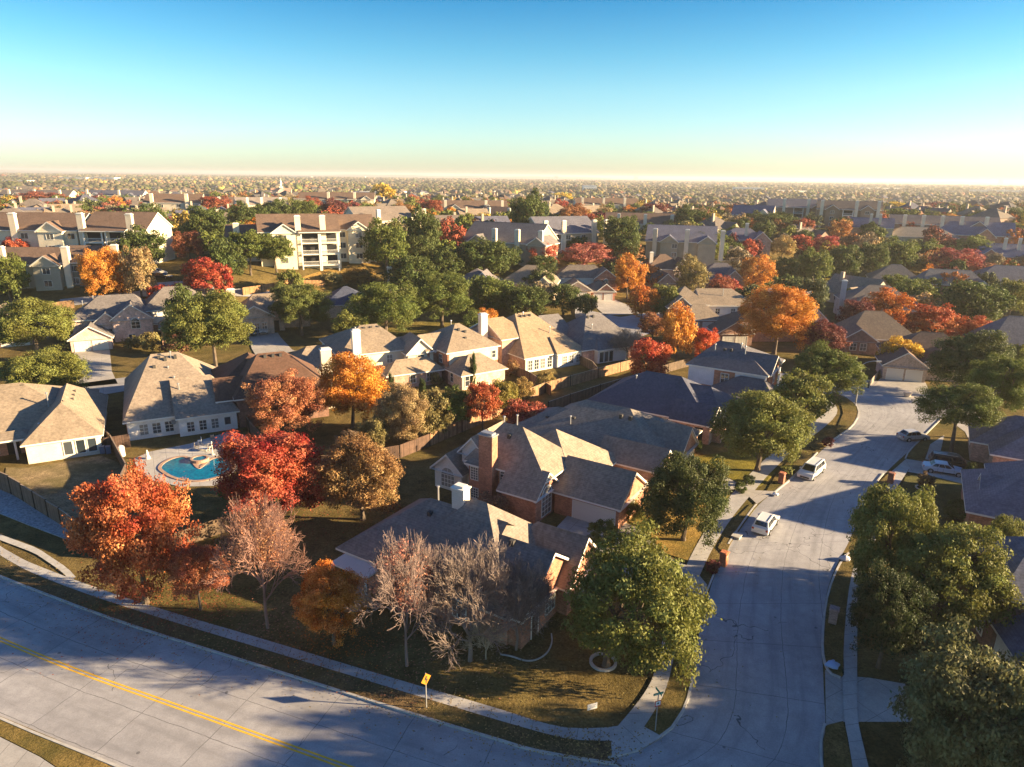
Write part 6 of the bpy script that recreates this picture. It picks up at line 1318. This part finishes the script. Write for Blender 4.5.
def clear(x, y): 
    # keep placed streets and lit banks free
    p = proj(x, y, hgt(x, y))
    for (a, b, c, d) in ((560, 296, 720, 352), (680, 276, 915, 300), (285, 262, 390, 296), (235, 326, 320, 372), (60, 348, 125, 410), (130, 270, 280, 302), (30, 282, 90, 312)):
        if a < p[0] < c and b-3 < p[1]+2 < d: return False
    return True
FARH, stuffH = [], []
for (x, y, z) in cand:
    if y < 420 and (not clear(x, y) or hits(x, y, 8, FOOT)): continue
    if y < 800 and rnd.random() < .3: continue
    if len(FARH)+NH < 298: FARH.append((x, y, z))
    else: stuffH.append((x, y, z))
REGION = lambda x, y: ('on the left' if x < -y*.28 else 'on the right' if x > y*.28 else 'in the middle')
BAND = lambda y: 'just beyond the apartments' if y < 420 else ('in the rows behind the ridge' if y < 700 else 'in the hazy rows towards the plain')
for i, (x, y, z) in enumerate(FARH):
    k = i % 4; rc = rnd.randrange(6); wc = rnd.choice(WCOL); grp = 'distant %s roofed houses %s %s' % (RN[rc], REGION(x, y), BAND(y))
    r = empty('suburban_house', (x, y, z), radians(cell(x, y)+rnd.choice((0, 90, 180, 270))+rnd.uniform(-6, 6)))
    tag(r, 'small house with %s roof %s %s' % (RN[rc], REGION(x, y), BAND(y)), 'house', grp)
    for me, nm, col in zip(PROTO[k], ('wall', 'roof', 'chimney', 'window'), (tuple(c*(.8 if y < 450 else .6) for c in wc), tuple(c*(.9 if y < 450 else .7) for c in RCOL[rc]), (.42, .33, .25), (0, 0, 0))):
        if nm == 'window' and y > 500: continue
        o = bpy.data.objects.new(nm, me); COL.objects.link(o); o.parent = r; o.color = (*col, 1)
# ---- more trees between them
rt = random.Random(5); extra = []
tries = 0
while len(extra) < 150 and tries < 9000:
    tries += 1; y = 135+rt.random()**1.3*330; x = rt.uniform(-.8, .8)*(y+20); z = hgt(x, y)
    if not visible(x, y, z+5, 10) or not clear(x, y) or (y < 150 and abs(x) < 100 and rt.random() < .4): continue
    if hits(x, y, 3.2, FOOT) or hits(x, y, -1.0, HF) or hits(x, y, 6.0, [(a, b, 0) for a, b, c in FARH]): continue
    p = proj(x, y, z)
    if p[1] > 345: continue
    extra.append((x, y, z)); FOOT.append((x, y, 3.6))
PAL = [(OAK, 'green'), (OAK2, 'dark green'), (OAK2, 'dark green'), (OAK3, 'yellow green'), (OLI, 'olive'), (OAK, 'green'), (ORG2, 'orange'), (RED2, 'dull red'), (CRI, 'crimson'), (TAN, 'tan'), ((.22, .17, .1), 'grey brown'), (YEL, 'yellow')]
def which(x, y):
    """nearest hand-placed named thing, for the label"""
    b = min(NAMED, key=lambda q: (q[0]-x)**2+(q[1]-y)**2); return b
NAMED = [(o.location.x, o.location.y, o['label']) for o in bpy.data.objects if o.parent is None and o.get('category') in ('house', 'apartment block')and not o.get('group')]
used = set()
for i, (x, y, z) in enumerate(extra):
    c, cn = PAL[rt.randrange(len(PAL))] if rt.random() < .75 else (OAK2, 'dark green'); rad = rt.uniform(3.4, 5.4); hh = rad*rt.uniform(1.4, 1.9)
    kind = 'oak' if 'green' in cn or cn == 'olive' else 'maple'; px = 2*rad*F/proj(x, y, z)[2]
    b = which(x, y); b = (b[0], b[1], ' '.join(b[2].split()[:8])); sd = ('behind' if y > b[1]+6 else 'in front of') if abs(y-b[1]) > abs(x-b[0]) else ('left of' if x < b[0] else 'right of')
    sz = 'small' if rad < 4.2 else 'round'
    lb = '%s %s tree %s the %s' % (sz, cn, sd, b[2])
    g_ = None
    if lb in used: g_ = 'alike trees: '+lb[:60]
    used.add(lb); extra[i] = (x, y, z, rad, hh, kind, c, lb, px)
from collections import Counter
cnt = Counter(e[7] for e in extra)
for (x, y, z, rad, hh, kind, c, lb, px) in extra:
    tree_at(x, y, z, rad, hh, kind, c, lb, 'oak_tree' if kind == 'oak' else 'maple_tree', 'tree', ('trees '+' '.join(lb.split()[:9])) if cnt[lb] > 1 else None, 1 if px > 27 else 2)
# ---- far carpet: stuff
def far_trees(n0):
    r = np.random.default_rng(3); V, Fc, C = [], [], []; pal = np.array([OAK2, (.10, .10, .035), (.14, .12, .06), (.16, .12, .07), (.19, .14, .085), (.17, .13, .07), (.09, .09, .035), (.10, .095, .04), (.12, .1, .06), OAK2, (.07, .075, .03), (.13, .11, .05), (.24, .13, .06), (.22, .09, .05), (.30, .22, .06)])
    base = []
    import itertools
    n = 0
    for lo, hi, cnt_, sc in ((620, 1300, 7000, 1.15), (1300, 2600, 8500, 1.7), (2600, 6500, 6500, 3.4)):
        y = lo+(hi-lo)*r.random(cnt_)**.9; x = (r.random(cnt_)-.5)*2*(.80*y+20)
        for i in range(cnt_):
            if y[i] < 900 and hits(x[i], y[i], 2, HF2): continue
            pn = sin(x[i]*.0041+y[i]*.0023)+sin(x[i]*.0017-y[i]*.0051+1.3)+.8*sin(x[i]*.011+y[i]*.007)
            if pn > 1.15 and r.random() < .75: continue
            base.append((x[i], y[i], hgt(x[i], y[i]), r.uniform(2.6, 5.2)*sc, sc))
    ico = [(0, 0, 1)]+[(cos(a)*.9, sin(a)*.9, .42) for a in np.arange(6)*pi/3]+[(cos(a)*1.0, sin(a)*1.0, -.3) for a in np.arange(6)*pi/3+.5]+[(cos(a)*.55, sin(a)*.55, -.75) for a in np.arange(6)*pi/3]
    fc = [(0, 1+i, 1+(i+1) % 6) for i in range(6)]+[(1+i, 7+i, 1+(i+1) % 6) for i in range(6)]+[(1+(i+1) % 6, 7+i, 7+(i+1) % 6) for i in range(6)]+[(7+i, 13+i, 7+(i+1) % 6) for i in range(6)]+[(7+(i+1) % 6, 13+i, 13+(i+1) % 6) for i in range(6)]
    ico = np.array(ico); fc = np.array(fc); k = 0
    for (x, y, z, rad, sc) in base:
        # every tree is a few jagged clumps
        m = 4 if y < 700 else (3 if y < 1300 else 2)
        pn = sin(x*.0041+y*.0023)+sin(x*.0017-y*.0051+1.3); col = pal[r.integers(8 if pn < -.3 else len(pal))]*r.uniform(.75, 1.2)*(.85+.16*pn); flat = r.uniform(.62, .95) if sc < 2 else .5
        for j in range(m):
            off = np.array([*(r.normal(size=2)*rad*.5), rad*r.uniform(.55, 1.1)*flat]); v = ico*(rad*r.uniform(.5, .8))*(1+r.normal(size=(19, 1))*.2); v[:, 2] *= flat
            V.append(v+off+np.array([x, y, z])); Fc.append(fc+k); k += 19; C.append(np.tile(np.clip(col*r.uniform(.85, 1.15), 0, 1), (len(fc), 1)))
    return np.concatenate(V), np.concatenate(Fc), np.concatenate(C)
def leafy_stuff():
    r = np.random.default_rng(21); me0 = [CROWN[k][2][i] for k in ('oak', 'maple') for i in (0, 1, 2)]; Q = []
    for m_ in me0:
        v = np.empty(len(m_.vertices)*3); m_.vertices.foreach_get('co', v); t_ = np.empty(len(m_.polygons)); m_.attributes['tint'].data.foreach_get('value', t_); Q.append((v.reshape(-1, 4, 3), t_))
    pal = np.array([OAK2, OAK2, OAK, OAK, OAK3, (.08, .09, .03), OLI, (.22, .17, .1), TAN, (.36, .13, .03), (.28, .13, .05), RED2, (.24, .08, .05), DKR, (.36, .25, .05), OAK2, OAK, OAK2]); V, C = [], []; taken = [(a+6, b+4, 4.5) for a, b, c in FARH if b < 720]; n = 0; tr_ = 0
    grid = {}
    def near(x, y, rr):
        gx, gy = int(x//14), int(y//14)
        return any((x-a)**2+(y-b)**2 < (rr+c)**2 for i in (-1, 0, 1) for j in (-1, 0, 1) for a, b, c in grid.get((gx+i, gy+j), []))
    def put_(x, y, c): grid.setdefault((int(x//14), int(y//14)), []).append((x, y, c))
    for q in taken: put_(*q)
    for q in FOOT: put_(q[0], q[1], 2.2)
    while n < 1900 and tr_ < 40000:
        tr_ += 1; y = 165+(720-165)*r.random()**.7; x = (r.random()-.5)*2*(.8*y+15)
        p = proj(x, y, hgt(x, y))
        if p[1] > 318 or not clear(x, y) or near(x, y, 1.0) or hits(x, y, -8 if y > 200 else -2.5, HF): continue
        v, t_ = Q[r.integers(6)]; rad = r.uniform(3.2, 5.6); hh = rad*r.uniform(.6, .95); a = r.uniform(0, 6.28); keep = r.random(len(v)) < (.75 if y < 400 else .45)
        v = v[keep]; t2 = t_[keep]; w = np.empty_like(v); w[..., 0] = (v[..., 0]*cos(a)-v[..., 1]*sin(a))*rad+x; w[..., 1] = (v[..., 0]*sin(a)+v[..., 1]*cos(a))*rad+y; w[..., 2] = v[..., 2]*hh+hgt(x, y)+hh*1.0
        V.append(w); c = pal[r.integers(len(pal))]; C.append(c[None]*(.5+1.05*t2[:, None])); put_(x, y, 2.3); n += 1
    V = np.concatenate(V); C = np.clip(np.concatenate(C), 0, 1); nf = len(V); me = bpy.data.meshes.new('woods'); me.vertices.add(nf*4); me.vertices.foreach_set('co', V.reshape(-1)); me.loops.add(nf*4); me.loops.foreach_set('vertex_index', np.arange(nf*4, dtype=np.int32)); me.polygons.add(nf)
    me.polygons.foreach_set('loop_start', np.arange(0, nf*4, 4, dtype=np.int32)); me.polygons.foreach_set('loop_total', np.full(nf, 4, dtype=np.int32))
    a = me.attributes.new('col', 'FLOAT_COLOR', 'FACE'); a.data.foreach_set('color', np.concatenate([C, np.ones((nf, 1))], 1).astype(np.float32).reshape(-1)); me.materials.append(MT['attr']); me.update(calc_edges=True)
    o = bpy.data.objects.new('woods', me); COL.objects.link(o); tag(o, 'green and rusty trees filling the gaps between far houses', None, None, 'stuff'); print('woods', n, nf)
leafy_stuff()
HF2 = [(a+5, b+4, 5) for a, b, c in FARH if b < 1000]+HF
V, Fc, C = far_trees(0); me = bpy.data.meshes.new('distant_woods'); nf = len(Fc)
me.vertices.add(len(V)); me.vertices.foreach_set('co', V.reshape(-1)); me.loops.add(nf*3); me.loops.foreach_set('vertex_index', Fc.reshape(-1).astype(np.int32)); me.polygons.add(nf)
me.polygons.foreach_set('loop_start', np.arange(0, nf*3, 3, dtype=np.int32)); me.polygons.foreach_set('loop_total', np.full(nf, 3, dtype=np.int32))
a = me.attributes.new('col', 'FLOAT_COLOR', 'FACE'); a.data.foreach_set('color', np.concatenate([C, np.ones((nf, 1))], 1).astype(np.float32).reshape(-1)); me.materials.append(MT['attr']); me.update(calc_edges=True)
o = bpy.data.objects.new('distant_woods', me); COL.objects.link(o); tag(o, 'endless carpet of autumn treetops on the plain', None, None, 'stuff')
m = MB(); r2 = random.Random(9); stuffH = [q for q in stuffH if r2.random() < .55]
for lo, hi, n_ in ((1500, 2600, 330), (2600, 5000, 160)):
    for i in range(n_): y = r2.uniform(lo, hi); x = r2.uniform(-.8, .8)*y; stuffH.append((x, y, hgt(x, y)))
for (x, y, z) in stuffH:
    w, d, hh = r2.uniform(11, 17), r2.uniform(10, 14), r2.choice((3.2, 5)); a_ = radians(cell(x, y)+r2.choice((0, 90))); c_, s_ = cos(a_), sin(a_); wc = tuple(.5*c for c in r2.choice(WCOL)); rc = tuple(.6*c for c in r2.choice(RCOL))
    if r2.random() < .06: wc = (.75, .72, .66)
    q = lambda u, v, h_: (x+u*c_-v*s_, y+u*s_+v*c_, z+h_)
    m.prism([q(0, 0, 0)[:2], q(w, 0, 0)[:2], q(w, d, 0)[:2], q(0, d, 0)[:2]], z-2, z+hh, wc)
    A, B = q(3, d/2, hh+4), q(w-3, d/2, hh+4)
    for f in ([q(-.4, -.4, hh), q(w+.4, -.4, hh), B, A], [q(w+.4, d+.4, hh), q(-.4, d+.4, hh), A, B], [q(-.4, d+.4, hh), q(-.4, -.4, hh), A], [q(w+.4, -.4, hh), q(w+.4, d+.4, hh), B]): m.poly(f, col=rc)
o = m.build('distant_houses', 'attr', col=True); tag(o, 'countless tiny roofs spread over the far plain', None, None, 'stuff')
# distant large things
def far_box(px, py, wm, dm, hm, col, name, label, cat, roofc=None, extra=None):
    g = G(px, py); r = empty(name, (g[0], g[1], g[2]), radians(rt.uniform(-8, 8))); tag(r, label, cat)
    m = MB(); m.box(-wm/2, wm/2, 0, dm, -1, hm); m.build('wall', 'matte', r, color=col)
    m = MB(); m.box(-wm/2-.6, wm/2+.6, -.6, dm+.6, hm, hm+.8); m.build('roof', 'matte', r, color=roofc or (.5, .5, .48))
    m = MB(); nw = 8
    for i in range(nw): m.box(-wm/2+wm*(i+.3)/nw, -wm/2+wm*(i+.7)/nw, -.12, .1, hm*.3, hm*.62)
    o_ = m.build('window', 'glass', r); return r
for (px, py, w_, h_, c_, lb) in ((73, 181, 95, 12, (.8, .78, .7), 'long white warehouse on the plain left of the water tower'), (103, 181, 85, 12, (.8, .78, .7), 'white warehouse right of the longer one on the plain'), (14, 184, 60, 9, (.75, .73, .66), 'low white depot at the far left of the plain'), (300, 178.6, 160, 14, (.6, .56, .5), 'faint long hall just below the horizon'),
    (372, 197, 50, 7, (.75, .7, .62), 'white low building beyond the yellow ridge tree'), (750, 192, 75, 11, (.82, .8, .7), 'bright white hall in the middle of the right plain'), (790, 194, 90, 8, (.78, .74, .62), 'pale low sheds right of the bright white hall'), (885, 191, 140, 10, (.78, .74, .62), 'long pale warehouse row on the right plain'), (1000, 194, 150, 11, (.8, .75, .62), 'large pale warehouse at the far right'), (590, 192, 30, 14, (.8, .78, .7), 'small white building beyond the ridge centre'), (680, 184, 120, 12, (.7, .66, .58), 'distant pale hall above the right plain'), (480, 181, 170, 12, (.62, .58, .52), 'distant pale hall above the middle plain')):
    far_box(px, py, w_, 40, h_, c_, 'warehouse', lb, 'building')
for (px, py, w_, h_, lb) in ((636, 179.6, 70, 62, 'hazy square tower block on the horizon'), (795, 180.5, 60, 58, 'hazy tower on the horizon above the right plain'), (1001, 184.5, 60, 70, 'hazy tower on the horizon at the far right'), (556, 179, 60, 45, 'faint tower on the horizon right of centre'), (548, 179, 50, 32, 'shorter faint tower left of the other one')):
    far_box(px, py, w_, 40, h_, (.35, .33, .33), 'tower_block', lb, 'tower')
g = G(365, 181); r = empty('water_tower', (g[0], g[1], g[2])); tag(r, 'tiny white water tower on the hazy horizon', 'water tower'); s_ = 1.0
m = MB(); m.tube((0, 0, 0), (0, 0, 16*s_), 2.2*s_, 1.6*s_, 10); m.build('shaft', 'trim', r); m = MB(); m.tube((0, 0, 16*s_), (0, 0, 19*s_), 1.8*s_, 6*s_, 14); m.tube((0, 0, 19*s_), (0, 0, 22*s_), 6*s_, 6*s_, 14); m.tube((0, 0, 22*s_), (0, 0, 24*s_), 6*s_, 2*s_, 14); m.build('tank', 'trim', r)
# low hazy ridge of land far off
hm = MB(); N_ = 90
for i in range(N_):
    x0, x1 = -13000+26000*i/N_, -13000+26000*(i+1)/N_
    f_ = lambda x: 16+14*sin(x*.0007+2)+9*sin(x*.0019)+5*sin(x*.006)
    a, b = max(1, f_(x0)), max(1, f_(x1)); y_ = 11500
    hm.poly([(x0, y_, -2), (x1, y_, -2), (x1, y_+700, b), (x0, y_+700, a)]); hm.poly([(x0, y_+700, a), (x1, y_+700, b), (x1, y_+2500, 0), (x0, y_+2500, 0)])
o = hm.build('hills', 'matte', color=(.09, .085, .06)); tag(o, 'low dark wooded rise along the horizon', None, None, 'structure')
# ------------------------------------------------------------------ air
hz = bpy.data.materials.new('haze'); hz.use_nodes = True; nt = hz.node_tree; nt.nodes.remove(nt.nodes['Principled BSDF'])
pv = nt.nodes.new('ShaderNodeVolumePrincipled'); pv.inputs['Color'].default_value = (.84, .82, .80, 1); pv.inputs['Density'].default_value = HAZE; pv.inputs['Anisotropy'].default_value = .2
nt.links.new(pv.outputs[0], nt.nodes['Material Output'].inputs['Volume']); MT['haze'] = hz
m = MB(); m.box(-17000, 17000, -450, 19000, -12, 62); o = m.build('haze', 'haze'); tag(o, 'warm pale haze over the plain', None, None, 'stuff')

# fallen leaves under the autumn trees and thin leaf scatter on the near verges
def litter():
    r = np.random.default_rng(4); V, C = [], []; src = [(144, 604, 6.5, 900, RED), (201, 609, 3, 250, RED2), (268, 629, 4, 350, SAL), (334, 643, 3.5, 500, ORG), (407, 667, 4.5, 350, SAL), (470, 662, 5, 300, TAN), (276, 522, 7, 600, CRI), (363, 520, 6, 400, BRN), (603, 664, 8, 400, OLI), (683, 541, 6, 250, OLI)]
    for px, py, sg, n, c in src:
        g = G(px, py)
        for _ in range(n): V.append((g[0]+r.normal()*sg*.6, g[1]+r.normal()*sg*.55)); C.append(np.array(c)*r.uniform(.5, 1.1))
    for i in range(2600):
        t = r.random(); q = wb_s[int(t*(len(wb_s)-1))]; V.append((q[0]+r.normal()*1.6, q[1]-1.0+r.normal()*1.3)); C.append(np.array([(.3, .2, .08), (.2, .12, .05), (.36, .25, .08)][i % 3])*r.uniform(.6, 1.2))
    m = MB()
    for (x, y), c in zip(V, C):
        a = r.uniform(0, 6.28); s_ = r.uniform(.05, .10); z = .135+r.uniform(0, .02); dx, dy = cos(a)*s_, sin(a)*s_
        m.poly([(x-dx, y-dy, z), (x+dy*.6, y-dx*.6, z+.02), (x+dx, y+dy, z), (x-dy*.6, y+dx*.6, z+.03)], col=tuple(np.clip(c, 0, 1)))
    o = m.build('fallen_leaves', 'attr', col=True); tag(o, 'fallen autumn leaves scattered over lawn and verge', None, None, 'stuff')
wb_s = smooth(wb); litter()
